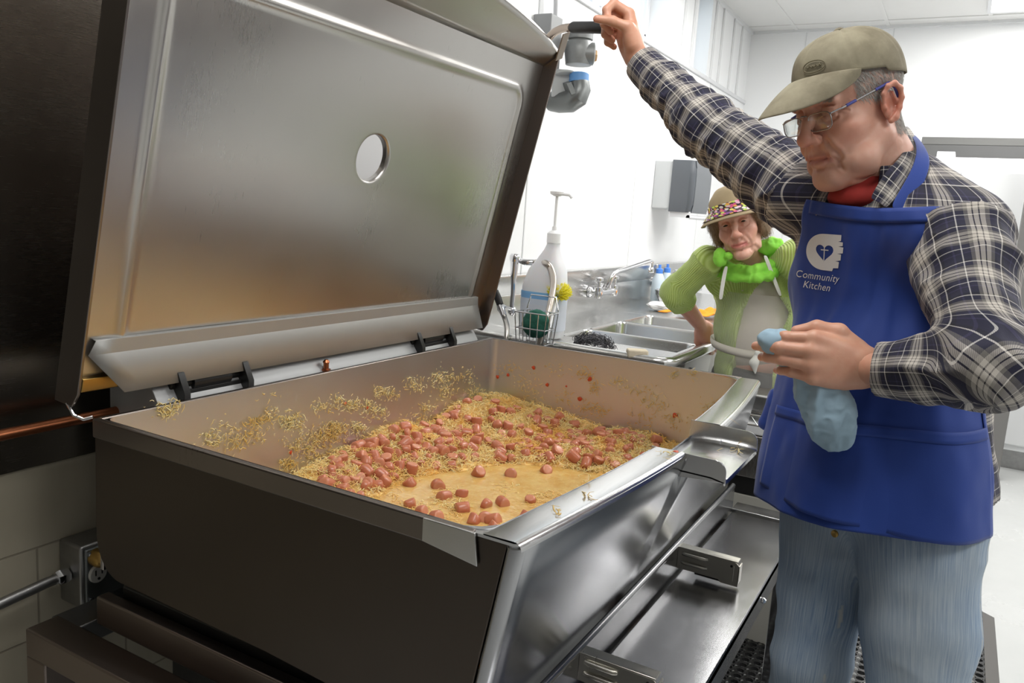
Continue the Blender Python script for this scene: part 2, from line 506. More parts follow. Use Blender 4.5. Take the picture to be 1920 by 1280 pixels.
# rim band on the left side (thin raised fold) with the small folded tab near the front corner
rb = MB(); rb.box(XL - .011, XL + .002, .52, YB + .012, ZR - .035, ZR + .001); rb.box(XR - .002, XR + .009, .50, YB + .012, ZR - .03, ZR + .001); rb.box(XL, XR, YB, YB + .014, ZR - .02, ZR + .001)
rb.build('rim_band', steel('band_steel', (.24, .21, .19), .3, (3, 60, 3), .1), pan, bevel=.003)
tb = MB(); tb.prism([(XL - .013, .60, ZR + .001), (XL - .013, .515, ZR + .001), (XL - .013, .508, ZR - .045), (XL - .013, .60, ZR - .033)], (.004, 0, 0))
tb.build('corner_tab', S_rim, pan, bevel=.001)
# front panel: rim top, bullnose, face
def front_piece(xa, xb, cap0, cap1):
    xs = np.linspace(xa, xb, 20); P = []
    for x in xs:
        yo, yi = yfo(x), yfi(x); row = [(x, yi, ZR - .012), (x, yi + .001, ZR - .002), (x, yi - .003, ZR)]
        row.append((x, yo + .012, ZR + .001))
        for i in range(1, 7):
            a = PI / 2 * i / 6; row.append((x, yo + .012 - .012 * math.sin(a), ZR + .001 - .012 * (1 - math.cos(a))))
        P.append(row)
    return np.array(P)
fr = MB(); fr.grid(front_piece(XL - .004, NOTCH0, 1, 0)); fr.grid(front_piece(NOTCH1, XR + .004, 0, 1))
for s_, x_ in ((1, XL), (-1, XR)): fr.prism([(x_ - s_ * .006, .64, ZR - .001), (x_ + s_ * .003, .60, ZR - .001), (x_ + s_ * .006, .545, ZR - .001), (x_ + s_ * .018, .522, ZR - .001), (x_ + s_ * .04, .505, ZR - .001), (x_ + s_ * .04, .46, ZR - .001), (x_ - s_ * .002, .452, ZR - .001), (x_ - s_ * .006, .458, ZR - .001)], (0, 0, -.004))
fr.build('front_rim', S_rim, pan, angle=60)
P = []
cols = []
RCN = .020
for i in range(9):
    a = PI / 2 * i / 8; cols.append((XL - .006 + RCN * (1 - math.sin(a)) , yfo(XL) + RCN - RCN * math.cos(a), 1))
cols = cols[::-1]
cols = [(XL - .006 + RCN - RCN * math.cos(PI / 2 * i / 8), yfo(XL) + RCN - RCN * math.sin(PI / 2 * i / 8)) for i in range(9)]
for x in np.linspace(XL + RCN, XR - RCN, 60): cols.append((x, yfo(x)))
cols += [(XR + .006 - RCN + RCN * math.sin(PI / 2 * i / 8), yfo(XR) + RCN - RCN * math.cos(PI / 2 * i / 8)) for i in range(1, 9)]
for x, yo in cols:
    zt = ZR - .011
    if NOTCH0 < x < NOTCH1: zt = NZ - .012
    row = [(x, yo + .002, ZR - .004)] if zt > .91 else [(x, yo + .001, zt + .001)]
    for z in np.linspace(zt, .60, 6): row.append((x, yo + (.502 + .02 * (yo > .455) * 0 + (yo - yfo(min(max(x, XL), XR))) - yo) * (zt - z) / (zt - .60), z))
    e_ = .502 + (yo - yfo(min(max(x, XL), XR))); row.append((x, e_ + .01, .590)); row.append((x, e_ + .04, .586)); P.append(row)
fp = MB(); fp.grid(P); fp.build('front_panel', S_front, pan, angle=60, solid=.002)
# pour spout: floor, two side plates
sp = MB(); P = []
for x in np.linspace(NOTCH0, NOTCH1, 10):
    P.append([(x, .475, NZ - .006), (x, .44, NZ), (x, .40, NZ + .002), (x, .35, NZ + .001), (x, .325, NZ - .004), (x, .322, NZ - .010)])
sp.grid(P); sp.build('pour_spout', S_rim, pan, solid=.003)
for x in (NOTCH0, NOTCH1):
    pl = MB(); poly = [(x, .470, ZR), (x, .345, ZR - .002)]
    for i in range(7):
        a = PI / 2 * i / 6; poly.append((x, .345 - .022 * math.sin(a), ZR - .002 - .022 * (1 - math.cos(a))))
    poly += [(x, .322, NZ - .006), (x, .42, NZ - .012), (x, .475, NZ - .02)]
    pl.prism(poly, (.003, 0, 0)); pl.build('spout_cheek', S_rim, pan, bevel=.001)
# cloudy sauce marks are food, below

# ---- lid
HV = np.array([0, -.2242, .9745]); HN = np.array([0, -.9745, -.2242]); HO = np.array([0, 1.365, .96])
def LP(x, v, w=0.0): return np.array([x, 0, 0]) + HO + HV * v + HN * w
WP = -.045
LXL, LXR, LVT = .856, 2.292, .862
hx, hv, hr, hb = 1.579, .506, .057, .10
gx = sorted(set(list(np.linspace(LXL, hx - hb, 90)) + list(np.linspace(hx - hb, hx + hb, 25)) + list(np.linspace(hx + hb, LXR, 90))))
gv = sorted(set(list(np.linspace(0, hv - hb, 52)) + list(np.linspace(hv - hb, hv + hb, 25)) + list(np.linspace(hv + hb, LVT, 34))))
gx = np.array(gx); gv = np.array(gv)
def bead(x, v):
    # inverted U of the pressed bead
    x0, x1, vt, r = .955, 2.206, .776, .05
    d = 1e9
    if v < vt - r: d = min(abs(x - x0) if v > .10 else math.hypot(x - x0, v - .10), abs(x - x1) if v > .04 else math.hypot(x - x1, v - .04))
    else:
        if x < x0 + r: d = abs(math.hypot(x - x0 - r, v - vt + r) - r)
        elif x > x1 - r: d = abs(math.hypot(x - x1 + r, v - vt + r) - r)
        else: d = abs(v - vt)
    return .0065 * math.exp(-(d / .0085) ** 2)
def warp(x, v): return .0015 * math.sin(3.1 * x + 1) * math.sin(4.2 * v) + .0008 * math.sin(9 * x + 4 * v)
Gm = np.array([[LP(x, v, WP + bead(x, v) + warp(x, v)) for v in gv] for x in gx])
lm = MB(); nv = len(gv); F = []
for i in range(len(gx) - 1):
    for j in range(nv - 1):
        if hx - hb - 1e-6 <= gx[i] and gx[i + 1] <= hx + hb + 1e-6 and hv - hb - 1e-6 <= gv[j] and gv[j + 1] <= hv + hb + 1e-6: continue
        F.append((i * nv + j, (i + 1) * nv + j, (i + 1) * nv + j + 1, i * nv + j + 1))
lm.add(Gm.reshape(-1, 3), F)
# radial patch round the hole, edge rolled away from the viewer
NP = 96; P = []
for k in range(NP):
    a = 2 * PI * k / NP; c, s = math.cos(a), math.sin(a); q = hb / max(abs(c), abs(s)); row = []
    for t in np.linspace(1, 0, 8):
        r = hr + .008 + (q - hr - .008) * t; x, v = hx + r * c, hv + r * s; row.append(LP(x, v, WP + warp(x, v)))
    for dr, dw in ((.004, -.0012), (.001, -.004), (0, -.010), (0, -.020)):
        row.append(LP(hx + (hr + dr) * c, hv + (hr + dr) * s, WP + dw))
    P.append(row)
lm.grid(P, closed_u=True)
lid = lm.build('lid', S_lid, pan, angle=70)
lid['label'] = 'raised lid with a round vent hole'
MB().box(0, 0, 0, 0, 0, 0)
bk = MB(); bk.obox(LP((LXL + LXR) / 2, .2, WP - .022), (1, 0, 0), HV, HN, (LXR - LXL) / 2, .2, .0015)
# outer skin strips around the hole
bk = MB()
def strip(x0, x1, v0, v1): bk.quad(LP(x0, v0, WP - .02), LP(x1, v0, WP - .02), LP(x1, v1, WP - .02), LP(x0, v1, WP - .02))
strip(LXL, hx - hb, 0, LVT); strip(hx + hb, LXR, 0, LVT); strip(hx - hb, hx + hb, 0, hv - hb); strip(hx - hb, hx + hb, hv + hb, LVT)
P = []
for k in range(NP):
    a = 2 * PI * k / NP; c, s = math.cos(a), math.sin(a); q = hb / max(abs(c), abs(s))
    P.append([LP(hx + q * c, hv + q * s, WP - .02), LP(hx + hr * c, hv + hr * s, WP - .02)])
bk.grid(P, closed_u=True); bk.build('outer_skin', S_frame, lid, angle=50)
# side flanges
def flange(x, thick, name, mat):
    f = MB(); f.prism([LP(x, -.02, WP - .02), LP(x, LVT + .01, WP - .02), LP(x, LVT + .04, 0), LP(x, .016, 0), LP(x, -.012, -.012)], (thick, 0, 0)); return f.build(name, mat, lid, bevel=.0015)
flange(LXL - .006, .006, 'side_flange', steel('dark_flange', (.25, .22, .20), .3, (3, 3, 60)))
flange(LXR - .004, .006, 'side_flange', S_frame)
# curled drip lip at the bottom of the left flange
dl = MB(); dl.tube([LP(LXL - .004, -.012, -.03), LP(LXL, -.03, -.012), LP(LXL + .01, -.034, .004), LP(LXL + .022, -.028, .012)], .003, 8)
dl.build('drip_lip', S_chrome, lid)
# front flange, deeper towards the middle
P = []
for x in np.linspace(LXL, LXR, 70):
    e = min(LXR - x, x - LXL)
    k = 1 - math.exp(-e / .45)
    fv, fw = LVT + .04 + .11 * k, 0.0 + .035 * k
    row = []
    for t in np.linspace(0, 1, 8):
        row.append(LP(x, LVT + (fv - LVT) * t, WP + (fw - WP) * t))
    row.append(LP(x, fv + .012, fw - .004)); row.append(LP(x, fv + .016, fw - .014))
    P.append(row)
ff = MB(); ff.grid(P); ff.build('front_flange', S_lid, lid, solid=.002, angle=60)
# drip plate bent across the bottom
dp = MB(); dp.prism([LP(.902, .074, WP + .001), LP(.885, .070, -.020), LP(.95, .012, .028), LP(.955, .012, .025), LP(.905, .066, -.022)], (0, 0, 0))
dp = MB(); P = []
for t in np.linspace(0, 1, 30):
    xa = .897 + (2.242 - .897) * t; xb = .885 + (2.252 - .885) * t; xc = .945 + (2.262 - .945) * t
    P.append([LP(xa, .104, WP), LP(xa, .104, -.034), LP(xb, .076, -.033), LP(xc, .006, .002)])
dp.grid(P); dp.build('drip_plate', plain('satin_plate', (.40, .40, .39), .48, .55, noise=.06, nscale=8), lid, solid=.0015, angle=12)
# bulge of the hinge pocket at the left bottom
hp = MB(); hp.obox(LP(.93, .015, WP + .006), (1, 0, 0), HV, HN, .05, .014, .006); hp.build('hinge_clip', M_brass, lid, bevel=.002)
# lift handle
h0, h1, h2, h3, h4 = W(1022, 84, 2.47), W(1040, 60, 2.43), W(1073, 51, 2.35), W(1118, 51, 2.20), W(1138, 51.6, 2.13)
hb_ = MB()
pts = [W(1006, 100, 2.50), h0]
for t in np.linspace(0, 1, 9):
    pts.append((1 - t) ** 2 * W(1026, 76, 2.47) + 2 * t * (1 - t) * W(1040, 52, 2.44) + t * t * W(1071, 51.5, 2.36))
hb_.tube(pts, .0125, 16); hb_.tube([W(1071, 51.5, 2.36), h4], .0115, 12)
hb_.build('handle_bar', plain('handle_steel', (.45, .37, .31), .25, 1), lid)
gp = MB(); gp.tube([W(1073, 51.3, 2.352), W(1076, 51.3, 2.345), W(1110, 51.5, 2.23), W(1138, 51.8, 2.13), W(1139, 51.8, 2.128)], [.014, .0165, .0165, .0165, .014], 20)
gp.build('grip', M_blackrub, lid)
st = MB(); a, b = W(1062, 62, 2.38), W(1047, 112, 2.46); st.obox((a + b) / 2, b - a, np.cross(b - a, [.3, .9, .2]), [.3, .9, .2], np.linalg.norm(b - a) / 2, .014, .003)
st.build('handle_strut', plain('strut_steel', (.36, .31, .27), .3, 1), lid, bevel=.001)

# ---- hinges and rear housing
rh = MB(); rh.prism([(1.02, 1.356, .60), (1.02, 1.356, .915), (1.02, 1.395, .972), (1.02, 1.52, .972), (1.02, 1.52, .60)], (1.22, 0, 0))
rh.build('rear_housing', plain('housing_grey', (.40, .405, .41), .38, .35, noise=.05, nscale=6), pan, bevel=.0015)
for x in (1.16, 1.99):
    hg = MB()
    for dx in (-.085, .085):
        hg.prism([(x + dx - .008, 1.345, .925), (x + dx - .008, 1.345, .945), (x + dx - .008, 1.365, .985), (x + dx - .008, 1.41, .985), (x + dx - .008, 1.45, .95), (x + dx - .008, 1.45, .925)], (.016, 0, 0))
    hg.cyl((x - .10, 1.385, .957), (x + .10, 1.385, .957), .011, 18); hg.cyl((x - .05, 1.385, .957), (x + .05, 1.385, .957), .019, 18)
    hg.box(x - .09, x + .09, 1.37, 1.45, .928, .944)
    for dx in (-.098, .098): hg.lathe((x + dx, 1.385, .957), [(.011, -.004), (.011, .004)], 6, (1, 0, 0))
    hg.build('hinge', S_black, pan, bevel=.001)
bo = MB(); bo.lathe((1.505, 1.362, .928), [(.012, 0), (.012, .004), (.007, .005), (.007, .018), (.009, .022), (.005, .028)], 12, (0, 0, 1)); bo.build('bolt', M_copper, pan)

# ---- base frame, backsplash, front shelf
fm = pan
r1 = MB(); r1.box(.872, .90, .60, 1.352, .520, .578); r1.build('upper_rail', S_frame, fm, bevel=.004)
r1 = MB(); r1.box(.795, .86, .45, 1.455, .455, .512); r1.build('side_rail', S_frame, fm, bevel=.004)
r1 = MB(); r1.box(.86, 2.25, 1.40, 1.48, .455, .50); r1.build('rear_rail', steel('zinc_rail', (.24, .24, .24), .35), fm, bevel=.003)
r1 = MB(); r1.box(2.24, 2.28, .60, 1.352, .520, .578); r1.build('upper_rail', S_frame, fm, bevel=.004)
for x, y in ((.795, 1.395), (.795, .60), (2.22, 1.395), (2.22, .60)):
    lg = MB(); lg.box(x, x + .06, y, y + .06, .03, .457); lg.lathe((x + .03, y + .03, 0), [(.03, 0), (.03, .008), (.014, .012), (.014, .035)], 20); lg.build('leg', S_frame, fm, bevel=.004)
bx = MB(); bx.box(1.0, 2.2, .62, 1.3, .30, .516); bx.box(.905, 2.235, .60, 1.32, .515, .598); bx.build('burner_box', S_black, fm, bevel=.005)
bp = MB(); bp.lathe((.965, 1.02, .31), [(.0, 0), (.03, .001), (.05, .02), (.056, .05), (.056, .06), (.050, .06), (.047, .03), (.02, .012), (0, .01)], 28, caps=False); 
tag(bp.build('drain_cup', plain('white_enamel', (.62, .60, .58), .3)), 'small white drain cup under the braising pan rail', 'cup')
pl = MB(); pl.box(.90, 1.04, .92, 1.12, .296, .309); pl.build('drain_bracket', S_dull, fm)

bs = MB(); bs.box(.84, 2.265, .478, .490, .40, .617); bs.cyl((.84, .484, .617), (2.265, .484, .617), .0075, 14)
bs.build('backsplash', S_shelf, fm, bevel=.001)
sh = MB(); sh.box(.84, 2.235, .290, .472, .530, .550); sh.box(.84, 2.235, .290, .296, .485, .550)
sh.build('front_shelf', S_shelf, fm, bevel=.005)
for x in (.90, 1.55, 2.2):
    r1 = MB(); r1.box(x - .02, x + .02, .35, .62, .485, .528); r1.build('shelf_arm', S_frame, fm, bevel=.002)
MB().box(2.20, 2.232, .30, .33, .0, .485).build('shelf_leg', S_chrome, fm, bevel=.002); MB().box(.90, .93, .30, .33, 0, .485).build('shelf_leg', S_chrome, fm, bevel=.002)
for x in (2.21, 1.80): MB().lathe((x, .289, .515), [(.007, 0), (.007, .005), (.004, .009)], 12, (0, -1, 0)).build('screw', S_chrome, fm)
nb = MB(); nb.box(2.255, 2.32, .33, .478, .540, .552); nb.build('end_plate', S_rim, fm, bevel=.002)
# the two brackets over the shelf
M_brk = steel('bracket_steel', (.62, .60, .54), .30, (3, 30, 3))
for x in (1.735, 1.185):
    b_ = MB()
    y1, y0, z0, z1 = .478, .335, .565, .618
    poly = [(x, y1, z0), (x, y1, z1)]
    for i in range(6):
        a = PI / 2 * i / 5; poly.append((x, y0 + .015 - .015 * math.sin(a), z1 - .003 - .015 * (1 - math.cos(a))))
    poly += [(x, y0, z0 - .006), (x, y0 + .04, z0 - .006), (x, y0 + .045, z0)]
    b_.prism(poly, (.004, 0, 0)); b_.box(x - .001, x + .026, y0 + .005, y1, z1 - .003, z1); b_.box(x, x + .026, y0, y0 + .003, z0, z1 - .01)
    for zz in (z0 + .018, z1 - .014): b_.tube([(x, y1 - .012, zz), (x - .0035, y1 - .018, zz), (x - .0035, y1 - .065, zz), (x, y1 - .070, zz)], .0045, 8)
    b_.box(x - .0015, x, y0 + .012, y0 + .014, z0 + .005, z1 - .012)
    b_.build('latch_bracket', M_brk, fm, bevel=.001)
    b_ = MB(); b_.box(x + .001, x + .025, y0 + .004, y0 + .10, z0 - .004, z0 + .002); b_.cyl((x - .002, y0 + .018, z0 + .04), (x + .028, y0 + .018, z0 + .04), .003, 10); b_.build('latch_pin', S_black, fm)

# ================================================================== the food
def vnoise(P, seed=0):
    """smooth value noise in [-1, 1] for an (n, 3) array"""
    P = np.asarray(P, np.float32); i = np.floor(P).astype(np.int64); f = P - i; f = f * f * (3 - 2 * f)
    def h(a):
        n = (a[..., 0] * 374761393 + a[..., 1] * 668265263 + a[..., 2] * 2147483647 + seed * 1274126177) & 0xffffffff
        n = ((n ^ (n >> 13)) * 1274126177) & 0xffffffff
        return ((n ^ (n >> 16)) & 0xffff).astype(np.float32) / 32767.5 - 1
    r = 0
    for dx in (0, 1):
        for dy in (0, 1):
            for dz in (0, 1):
                w = (f[..., 0] if dx else 1 - f[..., 0]) * (f[..., 1] if dy else 1 - f[..., 1]) * (f[..., 2] if dz else 1 - f[..., 2])
                r = r + w * h(i + np.array([dx, dy, dz]))
    return r
LZ = .663
MNDS = [(930, 800, .055, .17), (1000, 850, .020, .12), (700, 850, .035, .14), (640, 890, .03, .12), (760, 830, .04, .13), (850, 780, .05, .15),
        (1080, 790, .035, .13), (1180, 800, .030, .13), (1150, 840, .04, .10), (1090, 855, .02, .08), (1240, 830, .03, .1),
        (1020, 770, .03, .15), (920, 760, .035, .14), (1320, 830, .05, .07), (1290, 810, .02, .08), (870, 850, .02, .09), (640, 930, .015, .08)]
MC = [(on_z(a, b, LZ + .02)[:2], h, s) for a, b, h, s in MNDS]
BROTH = [(on_z(a, b, LZ)[:2], h, s) for a, b, h, s in [(1000, 905, .075, .13), (880, 930, .065, .12), (800, 925, .030, .09), (960, 960, .06, .12), (1080, 900, .025, .07), (850, 970, .04, .1), (760, 960, .03, .1)]]
def mound(x, y):
    h = -.004
    for (c, a, s) in MC: h = h + a * np.exp(-((x - c[0]) ** 2 + (y - c[1]) ** 2) / (s * s))
    for (c, a, s) in BROTH: h = h - a * np.exp(-((x - c[0]) ** 2 + (y - c[1]) ** 2) / (s * s))
    # banked against the back and right walls
    h = h + .018 * np.exp(-(1.335 - y) / .05) * (x > 1.2) + .02 * np.exp(-(2.288 - x) / .05)
    return np.minimum(h, .075)
def broth_mat():
    t = NT('broth')
    n = t.noise(t.coords(), 14, 5, .65); n2 = t.noise(t.coords(), 70, 3, .6)
    c = t.mix(t.ramp(n, [(.35, 0), (.65, 1)]), (.58, .33, .085), (.68, .46, .17))
    c = t.mix(t.ramp(n2, [(.5, 0), (.75, .5)]), c, (.78, .58, .24))
    t.set(Base__Color=c, Roughness=.10, Subsurface__Weight=.3, Subsurface__Radius=(.02, .01, .004), Subsurface__Scale=.5)
    t.bump(t.math('ADD', n2, n), .25, .004); return t.m
def kraut_mat(name, a, b, c_, scale=9):
    t = NT(name)
    at = t.n('ShaderNodeAttribute', _attribute_name='tone')
    c = t.mix(at.outputs['Fac'], a, b); n = t.noise(t.coords(), scale, 3)
    c = t.mix(t.ramp(n, [(.48, 0), (.66, .8)]), c, c_)
    t.set(Base__Color=c, Roughness=.30, Subsurface__Weight=.25, Subsurface__Radius=(.01, .006, .002), Subsurface__Scale=.4); return t.m
M_kraut = kraut_mat('sauerkraut', (.97, .60, .17), (1.0, .84, .42), (.97, .50, .09))
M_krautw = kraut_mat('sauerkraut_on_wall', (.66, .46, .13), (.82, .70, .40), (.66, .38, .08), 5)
# broth surface
b_ = MB(); ro = ring(LZ, .012, .062, .02)
NB = len(ro); b_.add(ro + [(1.58, .9, LZ)], [(i, (i + 1) % NB, NB) for i in range(NB)])
tag(b_.build('broth', broth_mat()), 'yellow cooking broth pooled at the front of the braising pan', 'broth', kind='stuff')
# kraut bed (height field)
gx_ = np.linspace(.90, 2.286, 260); gy_ = np.linspace(.56, 1.334, 150)
GX, GY = np.meshgrid(gx_, gy_, indexing='ij')
H = mound(GX, GY)
Pn = np.stack([GX * 70, GY * 70, GX * 0], -1).astype(np.float32)
bum = np.abs(vnoise(Pn, 1)) * .006 + vnoise(Pn * .35, 2) * .010
Z = LZ + H + bum - .003
yfm = .50 - .047 * np.sin(PI * (GX - XL) / (XR - XL)) + .062
GYc = np.maximum(GY, yfm)
# strands lying over it
def strands(N, sampler, width, seg=6, ln=(.018, .05), curl=1.0, flat=.45, seed=1):
    """sampler(n) -> points, normals; each strand is a thin squashed tube with random bends"""
    r = np.random.default_rng(seed)
    P0, Nn = sampler(N, r)
    T = r.normal(size=(N, 3)); T -= (T * Nn).sum(1)[:, None] * Nn; T /= np.linalg.norm(T, axis=1)[:, None]
    B = np.cross(Nn, T)
    L = r.uniform(ln[0], ln[1], N); k = r.normal(0, 1, N) * curl * 2.0; k2 = r.normal(0, 1, N) * curl * 2.5; lift = r.uniform(-.4, .9, N)
    wd = width * r.uniform(.6, 1.3, N)
    t = np.linspace(-.5, .5, seg)
    ang = k[:, None] * t + k2[:, None] * t ** 2 * np.sign(t) * 2
    dx = np.cos(ang); dy = np.sin(ang); s = L[:, None] / (seg - 1)
    cx = np.cumsum(dx * s, 1); cy = np.cumsum(dy * s, 1); cx -= cx.mean(1)[:, None]; cy -= cy.mean(1)[:, None]
    cz = (lift[:, None] * .22) * L[:, None] * (.5 - 4 * (t ** 2) * .5) + .0015
    C_ = P0[:, None] + T[:, None] * cx[..., None] + B[:, None] * cy[..., None] + Nn[:, None] * cz[..., None]
    tg = T[:, None] * dx[..., None] + B[:, None] * dy[..., None]; sd = np.cross(Nn[:, None] + 0 * tg, tg)
    sd /= np.linalg.norm(sd, axis=2)[..., None]
    tp = np.sqrt(np.clip(1 - (2 * t) ** 4 * .8, .05, 1))[None, :, None] * wd[:, None, None]
    up = np.broadcast_to(Nn[:, None], tg.shape) * flat
    ringv = np.stack([C_ + sd * tp, C_ + up * tp, C_ - sd * tp, C_ - up * tp], 2)  # N, seg, 4, 3
    V = ringv.reshape(-1, 3)
    base = (np.arange(N) * seg * 4)[:, None, None]; a = (np.arange(seg - 1) * 4)[None, :, None]; j = np.arange(4)[None, None, :]
    q = np.stack([base + a + j, base + a + (j + 1) % 4, base + a + 4 + (j + 1) % 4, base + a + 4 + j], -1).reshape(-1, 4)
    tone = np.repeat(r.uniform(0, 1, N), seg * 4)
    return V, q, tone
def bed_sampler(n, r):
    x = r.uniform(.95, 2.28, n * 3); y = r.uniform(.60, 1.33, n * 3)
    h = mound(x, y); ok = (h > -.006 + r.uniform(-.004, .006, n * 3)); x, y, h = x[ok][:n], y[ok][:n], h[ok][:n]
    while len(x) < n: x = np.concatenate([x, x])[:n]; y = np.concatenate([y, y])[:n]; h = np.concatenate([h, h])[:n]
    q = np.stack([x * 70, y * 70, x * 0], -1)
    z = LZ + h + np.abs(vnoise(q, 1)) * .006 + vnoise(q * .35, 2) * .010
    e = .01; nx = -(mound(x + e, y) - h) / e; ny = -(mound(x, y + e) - h) / e
    Nn = np.stack([nx, ny, np.ones_like(nx)], 1) + r.normal(0, .35, (len(x), 3)); Nn /= np.linalg.norm(Nn, axis=1)[:, None]
    return np.stack([x, y, z + r.uniform(-.002, .011, len(x))], 1), Nn
V1, F1, T1 = strands(34000, bed_sampler, .00088, ln=(.010, .032), curl=1.0)
g = np.stack([GX, GYc, Z], -1).reshape(-1, 3); nx_, ny_ = GX.shape
I = np.arange(nx_ * ny_).reshape(nx_, ny_)
Fg = np.stack([I[:-1, :-1], I[1:, :-1], I[1:, 1:], I[:-1, 1:]], -1).reshape(-1, 4)
def broth_sampler(n, r):
    k = r.integers(0, 26, n); cx = np.random.default_rng(77).uniform(700, 1110, 26); cy = np.random.default_rng(78).uniform(890, 995, 26)
    P = np.array([on_z(cx[i] + r.normal(0, 13), cy[i] + r.normal(0, 6), LZ + .0005) for i in k]); P[:, 1] = np.clip(P[:, 1], .58, 1.3); P[:, 0] = np.clip(P[:, 0], .93, 2.2)
    return P, np.tile(np.array([0, 0, 1.0]), (n, 1))
V0, F0, T0 = strands(900, broth_sampler, .0009, ln=(.008, .026), curl=1.2, seed=15)
V1, F1, T1 = np.concatenate([V1, V0]), np.concatenate([F1, F0 + len(V1)]), np.concatenate([T1, T0])
VV = np.concatenate([g, V1]); FF = np.concatenate([Fg, F1 + len(g)])
ko = link_mesh('sauerkraut', VV, FF, M_kraut, angle=0)
at = ko.data.attributes.new('tone', 'FLOAT', 'POINT'); at.data.foreach_set('value', np.concatenate([np.full(len(g), .25), T1]).astype(np.float32))
tag(ko, 'heaped yellow shredded sauerkraut filling the braising pan', 'sauerkraut', kind='stuff')
# shreds stuck to the walls of the pan
def wall_sampler(clusters, plane):
    def f(n, r):
        w = np.array([c[3] for c in clusters], float); w /= w.sum(); k = r.choice(len(clusters), n, p=w)
        px_ = np.array([(c[0], c[1]) for c in clusters])[k] + r.normal(0, 1, (n, 2)) * np.array([(c[2] * 1.0, c[2] * .7) for c in clusters])[k]
        pts = np.array([plane(*p) for p in px_])
        return pts, np.tile(PN, (n, 1)) + r.normal(0, .15, (n, 3))
    return f
PN = np.array([0, -1.0, 0])
cl_b = [(310, 770, 12, 5), (330, 762, 10, 3), (400, 825, 12, 5), (440, 828, 12, 4), (470, 815, 14, 6), (480, 790, 10, 4), (545, 790, 14, 14), (555, 830, 15, 7), (600, 820, 14, 14), (630, 805, 14, 16),
        (580, 845, 12, 10), (540, 870, 9, 7), (600, 760, 10, 5), (640, 755, 12, 5), (660, 760, 8, 4), (700, 770, 14, 10), (715, 735, 8, 6), (670, 800, 8, 8), (735, 740, 10, 4), (780, 720, 10, 5), (830, 710, 14, 12), (835, 735, 9, 6),
        (870, 705, 10, 6), (890, 735, 10, 6), (800, 765, 7, 6), (505, 780, 12, 4), (420, 800, 20, 3), (690, 830, 16, 10), (780, 790, 14, 9), (640, 850, 10, 8), (900, 770, 12, 8), (535, 900, 8, 3), (505, 745, 8, 1.2), (850, 770, 10, 6)]
Vb, Fb, Tb = strands(2300, wall_sampler(cl_b, lambda a, b: on_y(a, b, YB - .0065)), .0011, ln=(.005, .022), curl=1.6, seed=5)
PN = np.array([-1.0, 0, 0])
cl_r = [(905, 690, 5, 5), (910, 730, 7, 8), (950, 690, 10, 3), (985, 715, 12, 4), (940, 760, 12, 6), (1000, 740, 14, 4), (1095, 700, 10, 4), (1110, 725, 9, 4), (1160, 715, 10, 4), (1190, 735, 14, 4), (1105, 765, 10, 6),
        (1130, 770, 8, 4), (1230, 760, 12, 5), (1220, 740, 16, 4), (1265, 700, 5, 3), (1300, 700, 7, 2), (1270, 790, 14, 4), (1040, 690, 12, 2.5), (1060, 750, 14, 4), (1330, 760, 10, 2), (1200, 790, 20, 5), (975, 770, 16, 5)]
Vr, Fr, Tr = strands(800, wall_sampler(cl_r, lambda a, b: on_x(a, b, XR - .0065)), .0009, ln=(.005, .020), curl=1.6, seed=6)
# a few shreds lying on rim and spout
PN = np.array([0, 0, 1.0])
cl_s = [(1100, 897, 3, 3), (1102, 930, 6, 3), (1045, 958, 5, 3), (1250, 852, 6, 3), (1375, 848, 8, 5), (1350, 835, 8, 3), (1345, 790, 14, 2), (1385, 835, 6, 3)]
Vs, Fs, Ts = strands(26, wall_sampler(cl_s, lambda a, b: on_z(a, b, ZR + .002 if b < 800 or a < 1300 else NZ + .003)), .0013, ln=(.012, .04), curl=1.3, seed=8)
VV = np.concatenate([Vb, Vr, Vs]); FF = np.concatenate([Fb, Fr + len(Vb), Fs + len(Vb) + len(Vr)])
ko = link_mesh('stuck_shreds', VV, FF, M_krautw, angle=0)
at = ko.data.attributes.new('tone', 'FLOAT', 'POINT'); at.data.foreach_set('value', np.concatenate([Tb, Tr, Ts]).astype(np.float32))
tag(ko, 'shreds of sauerkraut splashed and stuck on the inner walls and rim of the braising pan', 'sauerkraut', kind='stuff')
